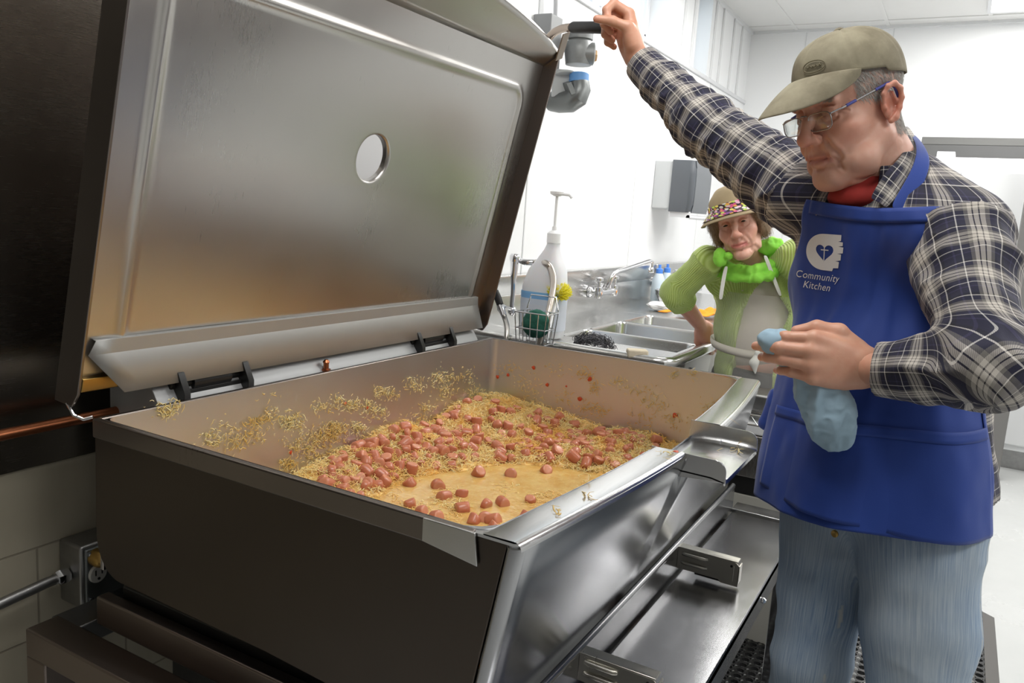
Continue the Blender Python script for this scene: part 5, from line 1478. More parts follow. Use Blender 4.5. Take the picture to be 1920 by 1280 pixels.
# hair
Nh = vnormals(Vw, Fh)
fl = nrm(HB[2] * -1 + HB[0] * -.55)
ho = strands_on('hair', Vw, Nh, hair_m & (Vh[:, 2] < .085), 9000, .013, .00045, fl, hair_mat('grey_hair', (.28, .26, .24), (.66, .64, .60)), man, 2, .12)
eb = (np.abs(np.abs(Vh[:, 1]) - .030) < .018) & (np.abs(Vh[:, 2] - .041 + (np.abs(Vh[:, 1]) - .03) * .3) < .005) & (Vh[:, 0] > .075)
strands_on('eyebrow', Vw, Nh, eb, 500, .009, .0004, -HB[1] * .0 + HB[2] * .2 + HB[1], hair_mat('brow_hair', (.25, .22, .18), (.45, .42, .38)), man, 5, .3)

# --- plaid
def plaid_mat():
    t = NT('plaid_flannel'); at = t.n('ShaderNodeAttribute', _attribute_name='cloth_uv'); sp = t.n('ShaderNodeSeparateXYZ'); t.l(at.outputs['Vector'], sp.inputs[0])
    K = .013; N_ = (.012, .012, .035); C1 = (.56, .52, .47); G = (.16, .15, .14)
    st = [(0, N_), (.10, (.008, .008, .012)), (.16, (.75, .72, .68)), (.18, N_), (.30, G), (.36, C1), (.43, (.015, .012, .02)), (.45, C1), (.52, (.015, .012, .02)), (.54, C1), (.60, G), (.66, N_), (.78, (.70, .68, .66)), (.80, N_), (.90, (.04, .035, .09)), (.93, N_)]
    out = []
    for ax, per, ph in ((0, .066, .2), (1, .072, .0)):
        f = t.math('FRACT', t.math('MULTIPLY_ADD', sp.outputs[ax], 1 / per, ph)); out.append(t.ramp(f, st, 'CONSTANT'))
    # twill: both thread systems show half and half
    tw = t.math('FRACT', t.math('MULTIPLY', t.math('ADD', sp.outputs[0], sp.outputs[1]), 1 / .0016))
    c = t.mix(t.math('MULTIPLY_ADD', t.math('GREATER_THAN', tw, .5), .24, .38), out[0], out[1])
    n = t.noise(t.coords(), 600, 2)
    t.set(Base__Color=c, Roughness=.85, Sheen__Weight=.08); t.bump(n, .3, .0008); return t.m
M_plaid = plaid_mat()
BC = W(1665, 700, 1.56)[:2]
def limb_uv(P, chain_pts, ref, v0=0.0, R_=.055):
    """(u, v) along a bent sleeve, blended over the elbow; returns distance too"""
    res = []; acc = v0
    for a, b in zip(chain_pts[:-1], chain_pts[1:]):
        ab = b - a; L = np.linalg.norm(ab); d = ab / L; q = P - a; t = np.clip(q @ d, -.0, L); c = q - t[:, None] * d
        dist = np.linalg.norm(c, axis=1); r = ref - (ref @ d) * d; r = nrm(r); s = np.cross(d, r)
        cc = q - (q @ d)[:, None] * d; an = np.arctan2(cc @ s, cc @ r)
        res.append((dist, an, acc + (q @ d))); acc += L
    D = np.stack([r_[0] for r_ in res]); mn = D.min(0); w = np.exp(-(D - mn) / .010); w /= w.sum(0)
    an = sum(w[i] * np.cos(res[i][1]) for i in range(len(res))), sum(w[i] * np.sin(res[i][1]) for i in range(len(res)))
    return np.stack([np.arctan2(an[1], an[0]) * R_, sum(w[i] * res[i][2] for i in range(len(res)))], 1), mn
ss = Sdf()
ss.ell(W(1666, 500, 1.585), (.145, .185, .20), (MF, ML, MU), k=.05)
ss.ell(W(1664, 700, 1.575), (.150, .175, .19), (MF, ML, MU), k=.06)
ss.cone(W(1664, 760, 1.58), W(1668, 960, 1.575), .165, .195, .06)
ss.cone(Rsh + (Lsh - Rsh) * .12, Lsh - (Lsh - Rsh) * .08, .070, .072, .05)
ss.cone(W(1672, 350, 1.58), W(1672, 430, 1.58), .060, .085, .05)
ss.chain([W(1690, 300, 1.55), W(1770, 385, 1.43)], [.030, .050], .04)
ss.chain([Rsh, Rel, W(1212, 128, 2.055)], [.083, .062, .046], .035)
ss.chain([Lsh, Lel, W(1660, 694, 1.335)], [.082, .060, .046], .03)
ss.cone(W(1224, 142, 2.04), W(1206, 122, 2.065), .047, .047, .006); ss.cone(W(1690, 696, 1.32), W(1655, 692, 1.338), .047, .045, .006)
def cutends(D, ax):
    X, Y, Z = ax[0][:, None, None], ax[1][None, :, None], ax[2][None, None, :]
    for p, q, rad in ((W(1196, 113, 2.075), W(1230, 148, 2.035), .09), (W(1630, 690, 1.355), W(1680, 694, 1.33), .09)):
        n = nrm(p - q); o = p
        g = (X - o[0]) * n[0] + (Y - o[1]) * n[1] + (Z - o[2]) * n[2]; rr = (X - o[0]) ** 2 + (Y - o[1]) ** 2 + (Z - o[2]) ** 2
        D = np.where(rr < .14 ** 2, np.maximum(D, g + .012), D)
    hem = W(1880, 905, 1.45)[2]
    zz = Z + 0 * X + 0 * Y - 0 
    D = np.maximum(D, (hem - Z) + .035 * np.cos(((X - BC[0]) * ML[0] + (Y - BC[1]) * ML[1]) * 9) - .02)
    # neck opening
    c = W(1640, 345, 1.515); D = np.maximum(D, .062 - np.sqrt((X - c[0]) ** 2 + (Y - c[1]) ** 2 + ((Z - c[2] - .03) * .8) ** 2))
    return D.astype(np.float32)
Vs, Fs = ss.mesh(.0042, .02, cutends)
def shirt_uv(P):
    ur, dr_ = limb_uv(P, [Rsh, Rel, Rwr], nrm(RC[:, 2] - .4 * RC[:, 1]), 0); ul, dl2 = limb_uv(P, [Lsh, Lel, Lwr], nrm(RC[:, 2]), .02)
    q = P[:, :2] - BC; a = q @ MF[:2]; b = q @ ML[:2]; th = np.arctan2(b, a)
    ut = np.stack([th * .165 + .03, P[:, 2]], 1)
    tR = ((P - Rsh) @ nrm(Rel - Rsh)); tL = ((P - Lsh) @ nrm(Lel - Lsh))
    mR = (dr_ < .11) & (tR > .0); mL = (dl2 < .088) & (tL > .01)
    uv = ut.copy(); uv[mR] = ur[mR]; uv[mL] = ul[mL]; return uv, mR, mL
uvS, mR, mL = shirt_uv(Vs)
Ns = vnormals(Vs, Fs)
# cloth folds
def folds(V, freq, seed, amp, axis=None, st=1.0):
    P = V.copy()
    if axis is not None: a = nrm(axis); P = P + (st - 1) * (P @ a)[:, None] * a
    n = vnoise(P * freq + 31, seed); return amp * (1 - np.abs(n) * 2.0)
dsp = folds(Vs, 9, 1, .0040) + folds(Vs, 22, 2, .0016)
dR = folds(Vs, 13, 3, .0075, Rel - Rsh, 2.2) + folds(Vs, 30, 4, .0028); dL = folds(Vs, 11, 5, .0085, np.array([0, 0, 1.]), 2.0) + folds(Vs, 26, 6, .003)
dsp = np.where(mR, dR, dsp); dsp = np.where(mL, dL, dsp)
cuffm = np.minimum(np.linalg.norm(Vs - W(1212, 128, 2.055), axis=1), np.linalg.norm(Vs - W(1665, 694, 1.335), axis=1)); dsp *= np.clip((cuffm - .045) / .04, .12, 1)
Vs = Vs + Ns * dsp[:, None]
so = link_mesh('plaid_shirt', Vs, Fs, M_plaid, man, angle=0); knit_uv(so, uvS)
# pocket flap-like seam lines: yoke and armhole ridges are in the cloth; collar
NBc = W(1650, 322, 1.535)
def collar():
    m = MB(); P = []; U = []
    for i, th in enumerate(np.linspace(-148, 148, 60)):
        a = math.radians(th + 180); dirv = MF * math.cos(a) + ML * math.sin(a)
        fwd = (1 + math.cos(a)) / 2     # 1 at the front
        tip = max(0, (abs(th) - 95) / 53.0)
        tilt = np.array([0, 0, -.028]) * fwd * 1.0 + MF * .012
        c = NBc + tilt
        r0 = .060 + .004 * fwd; r1 = .066 + .004 * fwd
        row = [c + dirv * r0 + MU * -.010, c + dirv * (r0 + .001) + MU * .030, c + dirv * (r1 + .001) + MU * .034, c + dirv * (r1 + .010) + MU * .018, c + dirv * (r1 + .018) + MU * (-.008 - .016 * tip), c + dirv * (r1 + .024 + .006 * tip) + MU * (-.026 - .045 * tip) + MF * .02 * tip]
        P.append(row); U.append([(th / 57.3 * .08, v) for v in (0, .04, .046, .065, .09, .115)])
    m.grid(P); o = m.build('collar', M_plaid, so, solid=.0025, subsurf=1, angle=0); knit_uv(o, np.array(U).reshape(-1, 2)); return o
collar()
ts = Sdf(); ts.cone(W(1640, 352, 1.525), W(1655, 400, 1.55), .062, .085, .02); ts.ell(W(1612, 372, 1.50), (.05, .06, .03), (MF, ML, MU), k=.03)
V_, F_ = ts.mesh(.004); link_mesh('t_shirt', V_, F_, plain('red_cotton', (.34, .025, .02), .85, noise=.15, nscale=90), man, angle=0)

# --- jeans
js = Sdf()
js.ell(hip_c + [0, 0, -.02], (.140, .172, .13), (MF, ML, MU), k=.05)
js.chain([Rhip + [0, 0, -.02], Rhip * .45 + Rkn * .55, Rkn, Ran + [0, 0, -.03]], [.100, .080, .070, .070], .022)
js.chain([Lhip + [0, 0, -.02], Lhip * .45 + Lkn * .55, Lkn, Lan + [0, 0, -.03]], [.114, .092, .078, .074], .022)
js.plane((0, 0, hip_c[2] + .07), (0, 0, 1)); js.plane((0, 0, .055), (0, 0, -1))
Vj, Fj = js.mesh(.006); Nj = vnormals(Vj, Fj)
dj = folds(Vj, 7, 11, .006, MU, .55) + folds(Vj, 17, 12, .0025)
Vj = Vj + Nj * dj[:, None]
def denim():
    t = NT('faded_denim'); at = t.n('ShaderNodeAttribute', _attribute_name='cloth_uv'); sp = t.n('ShaderNodeSeparateXYZ'); t.l(at.outputs['Vector'], sp.inputs[0])
    mp = t.n('ShaderNodeMapping'); mp.inputs['Scale'].default_value = (420, 9, 1); t.l(at.outputs['Vector'], mp.inputs[0]); n = t.noise(mp.outputs[0], 1.0, 4, .7)
    big = t.noise(t.coords(), 4.5, 3); c = t.mix(t.ramp(n, [(.3, 0), (.7, 1)]), (.12, .21, .36), (.42, .50, .58)); c = t.mix(t.ramp(big, [(.4, 0), (.65, .45)]), c, (.44, .48, .50))
    sm = t.n('ShaderNodeAttribute', _attribute_name='seam'); c = t.mix(sm.outputs['Fac'], c, (.50, .50, .46))
    t.set(Base__Color=c, Roughness=.85); t.bump(n, .25, .0008); return t.m
jo = link_mesh('jeans', Vj, Fj, denim(), man, angle=0)
mid = (Rhip + Lhip) / 2; sideL = ((Vj[:, :2] - mid[:2]) @ ML[:2]) > 0
uvJ = np.zeros((len(Vj), 2)); seam = np.zeros(len(Vj), np.float32)
for m_, a, b, s in ((sideL, Lhip, Lkn, 1), (~sideL, Rhip, Rkn, -1)):
    c = a + (b - a) * np.clip((a[2] - Vj[:, 2]) / (a[2] - b[2]), 0, 1.1)[:, None]; q = Vj - c; th = np.arctan2(q @ (ML * s), q @ MF)
    uvJ[m_] = np.stack([th * .09, Vj[:, 2]], 1)[m_]
    sm_ = (np.abs(th - 1.75) * .09 < .0028) | (np.abs(th + 1.25) * .09 < .0025); seam[m_ & sm_ & ((Vj[:, 2] < .70) | (th > 0))] = .8
knit_uv(jo, uvJ); a_ = jo.data.attributes.new('seam', 'FLOAT', 'POINT'); a_.data.foreach_set('value', seam)
bt = MB(); q = W(1566, 1000, 1.50); bt.lathe(q, [(.007, 0), (.007, .003), (.005, .004)], 16, MF); bt.build('fly_button', M_brass, man)
# shoes
for k, (A_, sg) in enumerate(((Ran, -1), (Lan, 1))):
    s_ = Sdf(); b = np.array([A_[0], A_[1], 0]); s_.ell(b + MF * .02 + [0, 0, .055], (.05, .045, .05), (MF, ML, MU), k=.02); s_.cone(b - MF * .02 + [0, 0, .042], b + MF * .16 + [0, 0, .036], .040, .034, .03); s_.plane((0, 0, .016), (0, 0, -1))
    V_, F_ = s_.mesh(.006); sh_ = link_mesh('shoe', V_, F_, plain('shoe_black%d' % k, (.02, .02, .02), .5), man, angle=0)

# --- apron
ap = Sdf(); ap.it = [it for it in ss.it[:6]]
ap.cone(W(1652, 740, 1.57) + MF * .01, W(1640, 985, 1.60) + MF * .05, .165, .185, .05)
ap.ell(hip_c + MF * .02, (.15, .185, .20), (MF, ML, MU), k=.05)
def ap_point(th, z, off=.015):
    """outside surface of the dressed trunk in direction th (array) at height z"""
    th, z = np.broadcast_arrays(th, z); dirs = np.cos(th)[..., None] * MF + np.sin(th)[..., None] * ML
    c = np.zeros(th.shape + (3,)); c[..., 0] = BC[0]; c[..., 1] = BC[1]; c[..., 2] = z
    r = np.full(th.shape, .42)
    for _ in range(60):
        d = ap.eval(c + dirs * r[..., None]) - off; r = r - d * .8
        r = np.clip(r, .05, .45)
    return c + dirs * r[..., None], dirs
z_top = W(1600, 374, 1.42)[2]; z_w = W(1700, 585, 1.42)[2]; z_bot = .838
NV, NU = 130, 120
tt = np.linspace(0, 1, NV)[:, None]; uu = np.linspace(-1, 1, NU)[None, :]
zt = z_top + (-.0) * uu - .012 * (1 - uu ** 2)
def halfw(z):
    xs_ = [z_bot - .05, z_w - .10, z_w - .04, z_w + .02, z_w + .10, z_top - .06, z_top + .05]
    ys_ = [80, 82, 84, 74, 60, 56, 50]
    return np.interp(z, xs_, ys_)
zz = z_bot + .028 * uu + (zt - z_bot - .028 * uu) * tt
aw = np.radians(halfw(zz)); TH = aw * uu
AP, ADIR = ap_point(TH, zz)
fz = np.clip((1.25 - zz) / .35, 0, 1)
fold = .010 * fz * np.sin(TH * 7 + 1.0) * np.abs(uu) ** .5 + .0035 * vnoise(np.stack([TH * 4, zz * 9, TH * 0], -1), 21) + .002 * vnoise(np.stack([TH * 9, zz * 22, TH * 0], -1), 22)
AP = AP + ADIR * fold[..., None]
M_apron = None
def apron_mat():
    t = NT('royal_blue_cotton'); n = t.noise(t.coords(), 700, 2); g = t.noise(t.coords(), 6, 3)
    t.set(Base__Color=t.mix(g, (.006, .035, .235), (.010, .050, .30)), Roughness=.72, Sheen__Weight=.15); t.bump(n, .2, .0006); return t.m
M_apron = apron_mat()
am = MB(); am.grid(AP); ao = am.build('apron', M_apron, man, solid=.0022, angle=0, offset=1)
def ap_xy(th, z, lift):
    P, D_ = ap_point(np.array(th, float), np.array(z, float), .015)
    f_ = .010 * np.clip((1.25 - np.array(z)) / .35, 0, 1) * np.sin(np.array(th) * 7 + 1) + .0035 * vnoise(np.stack([np.array(th) * 4, np.array(z) * 9, np.array(th) * 0], -1), 21) + .002 * vnoise(np.stack([np.array(th) * 9, np.array(z) * 22, np.array(th) * 0], -1), 22)
    return P + D_ * (f_ + lift)[..., None] if not np.isscalar(lift) else P + D_ * (f_[..., None] + lift)
# hems and pocket
def band(name, th0, th1, z0f, z1f, n=60, k=5, lift=.0045):
    th = np.linspace(th0, th1, n)[:, None]; s = np.linspace(0, 1, k)[None, :]
    z = z0f(th) + (z1f(th) - z0f(th)) * s; TH_ = th + 0 * s; P = ap_xy(TH_, z, lift); m = MB(); m.grid(P); return m.build(name, M_apron, ao, solid=.0012, angle=0, offset=1)
ztop_f = lambda th: z_top - .012 * (1 - (th / math.radians(50)) ** 2)
band('top_hem', -math.radians(49), math.radians(49), lambda t: ztop_f(t) - .026, lambda t: ztop_f(t) - .001)
zp = W(1760, 815, 1.38)[2]
band('pocket', -math.radians(35), math.radians(79), lambda t: zp - .17 + 0 * t, lambda t: zp + .012 * t, 80, 24, .0042)
band('pocket_hem', -math.radians(35), math.radians(79), lambda t: zp - .018 + .012 * t, lambda t: zp + .001 + .012 * t, 80, 4, .0062)
th_ = np.radians(np.linspace(0, 1, 50))
P = []
for z in np.linspace(z_bot + .02, z_w + .12, 90):
    a = math.radians(float(halfw(z))); P.append([ap_xy([a - .075], [z], .0045)[0], ap_xy([a - .035], [z], .0048)[0], ap_xy([a - .003], [z], .0045)[0]])
m = MB(); m.grid(P); m.build('side_hem', M_apron, ao, solid=.001, angle=0, offset=0)
# tie hanging at his right side
tl = [(1452, 752, 1.62), (1450, 800, 1.62), (1443, 850, 1.63), (1437, 900, 1.63), (1436, 926, 1.63)]
ribbon('tie_strap', [W(a - 2, b, d) for a, b, d in tl], [W(a + 24, b + 4, d - .02) for a, b, d in tl], M_apron, ao, .004)
k_ = Sdf(); k_.ell(W(1458, 768, 1.62), (.022, .028, .045), (RC[:, 0], RC[:, 2], RC[:, 1]), k=.01); k_.cone(W(1448, 760, 1.62), W(1440, 790, 1.63), .012, .018, .01)
V_, F_ = k_.mesh(.004); Nk = vnormals(V_, F_); V_ = V_ + Nk * folds(V_, 40, 3, .003)[:, None]; link_mesh('tie_knot', V_, F_, M_apron, ao, angle=0)
# neck strap
Ls = [(1664, 392, 1.400), (1690, 352, 1.408), (1714, 308, 1.42), (1720, 278, 1.465), (1712, 256, 1.54), (1700, 250, 1.62)]
Rs = [(1706, 400, 1.396), (1730, 352, 1.400), (1748, 306, 1.42), (1738, 280, 1.47), (1722, 258, 1.56), (1706, 248, 1.64)]
CI = [(1676, 240, 1.60), (1690, 256, 1.54), (1697, 280, 1.475), (1682, 301, 1.445), (1661, 320, 1.43), (1645, 346, 1.425), (1630, 372, 1.425)]
CO = [(1702, 236, 1.63), (1718, 258, 1.56), (1722, 288, 1.48), (1710, 325, 1.435), (1694, 354, 1.415), (1680, 374, 1.41), (1662, 392, 1.41)]
n_ = 7; A_ = np.array([W(*q) for q in CI]); B_ = np.array([W(*q) for q in CO]); K_ = 6
m = MB(); G_ = np.array([[a + (b - a) * t + RC[:, 2] * .004 * math.sin(PI * t) for t in np.linspace(0, 1, K_)] for a, b in zip(A_, B_)]); m.grid(G_)
cw = m.build('collar_wing', M_plaid, so, solid=.004, subsurf=2, angle=0, offset=0); knit_uv(cw, np.array([[i * .03, t * .045] for i in range(n_) for t in np.linspace(0, 1, K_)]))
ribbon('neck_strap', [W(*q) for q in Ls], [W(*q) for q in Rs], M_apron, ao, .003)
# printed emblem and words: flat shapes laid on the bib
M_print = plain('white_print', (.80, .80, .82), .6)
def ap_uv(U, V_, lift):
    """u metres to his left from the emblem centre, v metres up"""
    th = th0 + np.array(U) / .165; return ap_xy(th, z0 + np.array(V_) , lift)
import itertools
def find_th(px_, py_):
    best = None
    for th in np.radians(np.linspace(-60, 60, 61)):
        for z in np.linspace(1.1, 1.45, 36):
            p = ap_point(np.array([th]), np.array([z]))[0][0]; c = RC.T @ (p - CAM); e = (960 + FPX * c[0] / -c[2] - px_) ** 2 + (640 - FPX * c[1] / -c[2] - py_) ** 2
            if best is None or e < best[0]: best = (e, th, z)
    return best[1], best[2]
TZ = [np.radians(np.linspace(-60, 60, 61))[:, None] + 0 * np.linspace(1.1, 1.45, 61)[None], 0 * np.radians(np.linspace(-60, 60, 61))[:, None] + np.linspace(1.1, 1.45, 61)[None]]
PT = ap_point(*TZ)[0]; cc_ = (PT - CAM) @ RC; sx_ = 960 + FPX * cc_[..., 0] / -cc_[..., 2]; sy_ = 640 - FPX * cc_[..., 1] / -cc_[..., 2]
facing = cc_[..., 2]
def th_z(a, b):
    e = (sx_ - a) ** 2 + (sy_ - b) ** 2; e = np.where(facing < -1.75, 9e9, e); k = np.unravel_index(np.argmin(e), e.shape); return float(TZ[0][k]), float(TZ[1][k])
th0, z0 = th_z(1550, 474)
print('emblem at', math.degrees(th0), z0)
def flat_print(name, polys, lift=.0036):
    """polys: list of 2D triangulated meshes (verts, faces)"""
    m = MB()
    for v, f in polys: 
        P = ap_uv([a for a, b in v], [b for a, b in v], lift); m.add(P, f)
    return m.build(name, M_print, ao, smooth=False)
def tri_shape(outer, holes=()):
    bm = bmesh.new()
    def loop(pts):
        vs = [bm.verts.new((a, b, 0)) for a, b in pts]; return [bm.edges.new((vs[i], vs[(i + 1) % len(vs)])) for i in range(len(vs))]
    es = loop(outer)
    for h_ in holes: es += loop(h_)
    bmesh.ops.triangle_fill(bm, use_beauty=True, edges=es)
    bmesh.ops.subdivide_edges(bm, edges=[e for e in bm.edges if e.calc_length() > .012], cuts=1); bmesh.ops.triangulate(bm, faces=bm.faces)
    bm.verts.index_update(); v = [(q.co.x, q.co.y) for q in bm.verts]; f = [tuple(q.index for q in fc.verts) for fc in bm.faces]; bm.free(); return v, f
S_ = .042      # emblem: a cupped hand round a heart
def arc(cx, cy, r, a0, a1, n): return [(cx + r * math.cos(math.radians(a)), cy + r * math.sin(math.radians(a))) for a in np.linspace(a0, a1, n)]
outer = arc(-.004, 0, .041, 92, 268, 28) + [(.016, -.041), (.018, -.034), (.030, -.033), (.032, -.019), (.022, -.018), (.036, -.015), (.037, -.002), (.026, -.001), (.041, .001), (.042, .014), (.028, .015), (.040, .017), (.040, .025), (.026, .026), (.034, .028), (.034, .041)]
outer = [(a * 1.0, b * .84) for a, b in outer]
heart = []
for a in np.linspace(0, 2 * PI, 36, endpoint=False):
    hx2 = 16 * math.sin(a) ** 3; hy2 = 13 * math.cos(a) - 5 * math.cos(2 * a) - 2 * math.cos(3 * a) - math.cos(4 * a); heart.append((-.004 + hx2 * .00125, .000 + hy2 * .00112))
cross = []
try:
    lg_ = [tri_shape(outer, [heart])]
    for (a, b, c, d) in ((-.0052, -.018, -.0032, .012), (-.012, .003, .005, .005)): lg_.append(tri_shape([(a, b), (c, b), (c, d), (a, d)]))
    flat_print('emblem', lg_)
except Exception as ex: print('emblem', ex)
def text_shape(s, size, cx, cy, shear=.25, spacing=1.05):
    cu_ = bpy.data.curves.new('t', 'FONT'); cu_.body = s; cu_.size = size; cu_.align_x = 'CENTER'; cu_.shear = shear; cu_.space_character = spacing; cu_.resolution_u = 3
    ob_ = bpy.data.objects.new('t', cu_); COL.objects.link(ob_); dg = bpy.context.evaluated_depsgraph_get(); me = bpy.data.meshes.new_from_object(ob_.evaluated_get(dg))
    v = [(q.co.x + cx, q.co.y + cy) for q in me.vertices]; f = [tuple(p.vertices) for p in me.polygons]; bpy.data.objects.remove(ob_); bpy.data.curves.remove(cu_); bpy.data.meshes.remove(me); return v, f
flat_print('lettering', [text_shape('Community', .0198, -.016, -.054), text_shape('Kitchen', .0198, -.017, -.073)])

# --- cap
M_cap = None
def cap_mat():
    t = NT('washed_khaki'); n = t.noise(t.coords(), 14, 4, .6); n2 = t.noise(t.coords(), 600, 2)
    t.set(Base__Color=t.mix(t.ramp(n, [(.35, 0), (.7, 1)]), (.175, .150, .098), (.31, .28, .195)), Roughness=.85); t.bump(n2, .25, .0006); return t.m
M_cap = cap_mat()
cap = None
def cap_pt(th, t, off=0):
    c = np.array([-.004, 0, .050]); rx, ry, rz = .107 + off, .087 + off, .099 + off
    xr = math.cos(th) * rx * .92; zr = .062 + .16 * xr - (.006 if math.cos(th) < 0 else 0)
    e0 = math.asin(max(-.9, min(.9, (zr - c[2]) / rz))); e = e0 + (PI / 2 - e0) * t
    ce, se = math.cos(e), math.sin(e); ce = ce ** .86; se = math.copysign(abs(se) ** .96, se)
    p = c + np.array([rx * ce * math.cos(th), ry * ce * math.sin(th), rz * se])
    p[0] += .006 * math.sin(PI * t) * math.cos(th)
    k = (th / (PI / 3)) % 1; d = min(k, 1 - k) * (PI / 3) * ce; seamd = -.0016 * math.exp(-(d / .02) ** 2) * (t > .04)
    w = float(vnoise(np.array([[p[0] * 30, p[1] * 30, p[2] * 24]]), 8)[0]) * .0022 * math.sin(PI * min(1, t * 1.2))
    d_ = nrm(p - c); return p + d_ * (seamd + w)
m = MB(); P = []
for th in np.linspace(0, 2 * PI, 120, endpoint=False): P.append([HL(cap_pt(th, t)) for t in np.linspace(0, 1, 34)])
m.grid(P, closed_u=True); cap = m.build('baseball_cap', M_cap, man, solid=.002, angle=0)
m = MB(); m.lathe(HL(cap_pt(0, 1)), [(.009, -.001), (.009, .002), (.004, .005)], 16, HB[2]); m.build('top_button', M_cap, cap)
P = []
for s in np.linspace(-1, 1, 50):
    th = s * math.radians(64); b0 = cap_pt(th, .015, .001); row = []
    for t in np.linspace(0, 1, 16):
        L = .094 * max(0, 1 - abs(s) ** 3.2) ** .62 * t; out = nrm(np.array([1, s * .10, 0]))
        p = b0 + out * L * (1 - .55 * abs(s) ** 3.0) ; p[2] += -.30 * L - .008 * (s * s) * t - .20 * L * t
        p[1] *= 1 - .06 * t
        row.append(HL(p))
    P.append(row)
m = MB(); m.grid(P); m.build('brim', M_cap, cap, solid=.0035, subsurf=1, angle=0)
# stitched oval patch on the front panel
M_st = plain('stitch_brown', (.14, .12, .07), .8)
m = MB(); tc, tz_ = .30, .16
def on_cap(a, b, off=.0026): return HL(cap_pt(tc + a, tz_ + b, off))
m.tube([on_cap(.24 * math.cos(a), .085 * math.sin(a)) for a in np.linspace(0, 2 * PI, 50)], .0010, 6)
m.tube([on_cap(-.17 + .34 * i / 40, .030 * math.sin(i * 1.1) * math.cos(i * .35)) for i in range(41)], .0009, 5)
m.build('stitched_patch', M_st, cap, angle=80)

# --- glasses
gl = thing('eyeglasses', HL((.10, 0, .02)), 'thin rimless eyeglasses with blue tipped temples worn by the man', 'glasses')
M_gm = plain('gunmetal', (.42, .42, .44), .25, 1); M_gb = plain('temple_blue', (.05, .06, .30), .35); M_lens = thin_glass('lens_glass', (.96, .98, .97), .07)
zc = .008
m = MB(); m.tube([HL((.112, -.008, zc + .010)), HL((.117, 0, zc + .012)), HL((.112, .008, zc + .010))], .0012, 8)
m.build('bridge', M_gm, gl)
for s in (1, -1):
    def lp(a, b, o=0): return HL((.112 + o - .14 * abs(a) ** 1.6 * 3.0, s * (.008 + a), zc + b))
    pts = []
    for q in np.linspace(0, 2 * PI, 40, endpoint=False):
        ca, sa = math.cos(q), math.sin(q); a = .025 + .025 * math.copysign(abs(ca) ** .5, ca); b = -.004 + .0155 * math.copysign(abs(sa) ** .6, sa); pts.append((a, b))
    m = MB(); m.tube([lp(a, b) for a, b in pts] + [lp(*pts[0])], .0010, 6); m.build('rim', M_gm, gl, angle=80)
    m = MB(); c0_ = len(m.v); V_ = [lp(a, b) for a, b in pts] + [lp(.025, -.004)]; m.add(V_, [(i, (i + 1) % 40, 40) for i in range(40)]); m.build('lens', M_lens, gl, solid=.0015)
    h0_, h1_ = np.array([.088, s * .064, zc + .009]), np.array([-.006, s * .0835, .036])
    g = lambda t: HL(h0_ + (h1_ - h0_) * t)
    m = MB(); m.tube([lp(.05, .006), HL((.092, s * .0625, zc + .009)), g(0)], .0016, 8); m.tube([g(0), g(.12)], .0018, 8); m.tube([g(.3), g(.75)], .0014, 8); m.build('temple', M_gm, gl)
    m = MB(); m.tube([g(.10), g(.30)], .0028, 8); m.tube([g(.72), g(1.0), HL((-.018, s * .084, .026)), HL((-.024, s * .083, .008))], .0026, 8); m.build('temple_tip', M_gb, gl)

# --- the rag in his hand
def rag():
    top = W(1530, 705, 1.375); P = []
    M_rag = plain('pale_blue_rag', (.33, .47, .58), .9, noise=.12, nscale=40, bump=.2)
    path = [(1446, 640, 1.395), (1472, 650, 1.395), (1500, 680, 1.40), (1530, 712, 1.40), (1545, 748, 1.40), (1560, 788, 1.39), (1572, 812, 1.385)]
    rs = [.015, .020, .020, .030, .040, .038, .018]
    sd = Sdf()
    for (a, b, d), r in zip(path, rs): sd.ell(W(a, b, d), (r, r * .62, r * 1.1), (RC[:, 0], RC[:, 2], RC[:, 1]), k=.03)
    sd.chain([W(*q) for q in path], [r * .6 for r in rs], .02)
    Vr_, Fr_ = sd.mesh(.0028); Nr_ = vnormals(Vr_, Fr_); Vr_ = Vr_ + Nr_ * (folds(Vr_, 34, 61, .006, RC[:, 1], .35) + folds(Vr_, 75, 62, .002))[:, None]
    o = link_mesh('wiping_rag', Vr_, Fr_, M_rag, angle=0); tag(o, 'crumpled pale blue rag hanging from the man\'s left hand', 'rag')
rag()

# ================================================================== the woman
GF = nrm(head_basis(38, 0, 0)[0] * np.array([1, 1, 0])); GL = np.array([-GF[1], GF[0], 0.0])
gp_ = W(1425, 715, 2.86)
wom = thing('person', (gp_[0], gp_[1], 0), 'older woman in a light green cardigan and printed visor hat leaning on the sink', 'person')
GB = head_basis(24, 12, 12); GC = W(1386, 424, 2.68); GS = .93
def GH(p): return GC + (np.array(p, float) * GS) @ GB
def to_g(P): return ((P - GC) @ GB.T) / GS
g = head_local(Sdf(), male=False); lids_cut(g, .0030, .0165)
n0, n1 = to_g(W(1412, 482, 2.79)), to_g(W(1418, 520, 2.88))
g.chain([(-.030, 0, -.030), n0, n1], [.050, .048, .05], .03)
Vg, Fg_ = g.mesh(.0026); Vg = creases(Vg, Fg_, WRINK, .8)
Cg = head_color(Vg, False, (.74, .43, .33)); Vgw = GC + (Vg * GS) @ GB
gsh, gel, gwr = W(1324, 492, 2.78), W(1266, 548, 2.86), W(1314, 610, 3.02)
gd = nrm(W(1334, 634, 3.04) - gwr)
gh_ = Sdf(); gh_.cone(gwr + gd * .01, gel + (gwr - gel) * .35, .024, .034, .02)
cu = {'n': RC[:, 2] * .7 - RC[:, 0] * .3 + RC[:, 1] * .6, 'f': [(.5, .7, .4), (.55, .8, .4), (.6, .8, .4), (.7, .8, .4)]}
tg = hand_sdf(gh_, gwr, gd, -RC[:, 0] * .6 - RC[:, 1] * .6, cu, .05, .92)
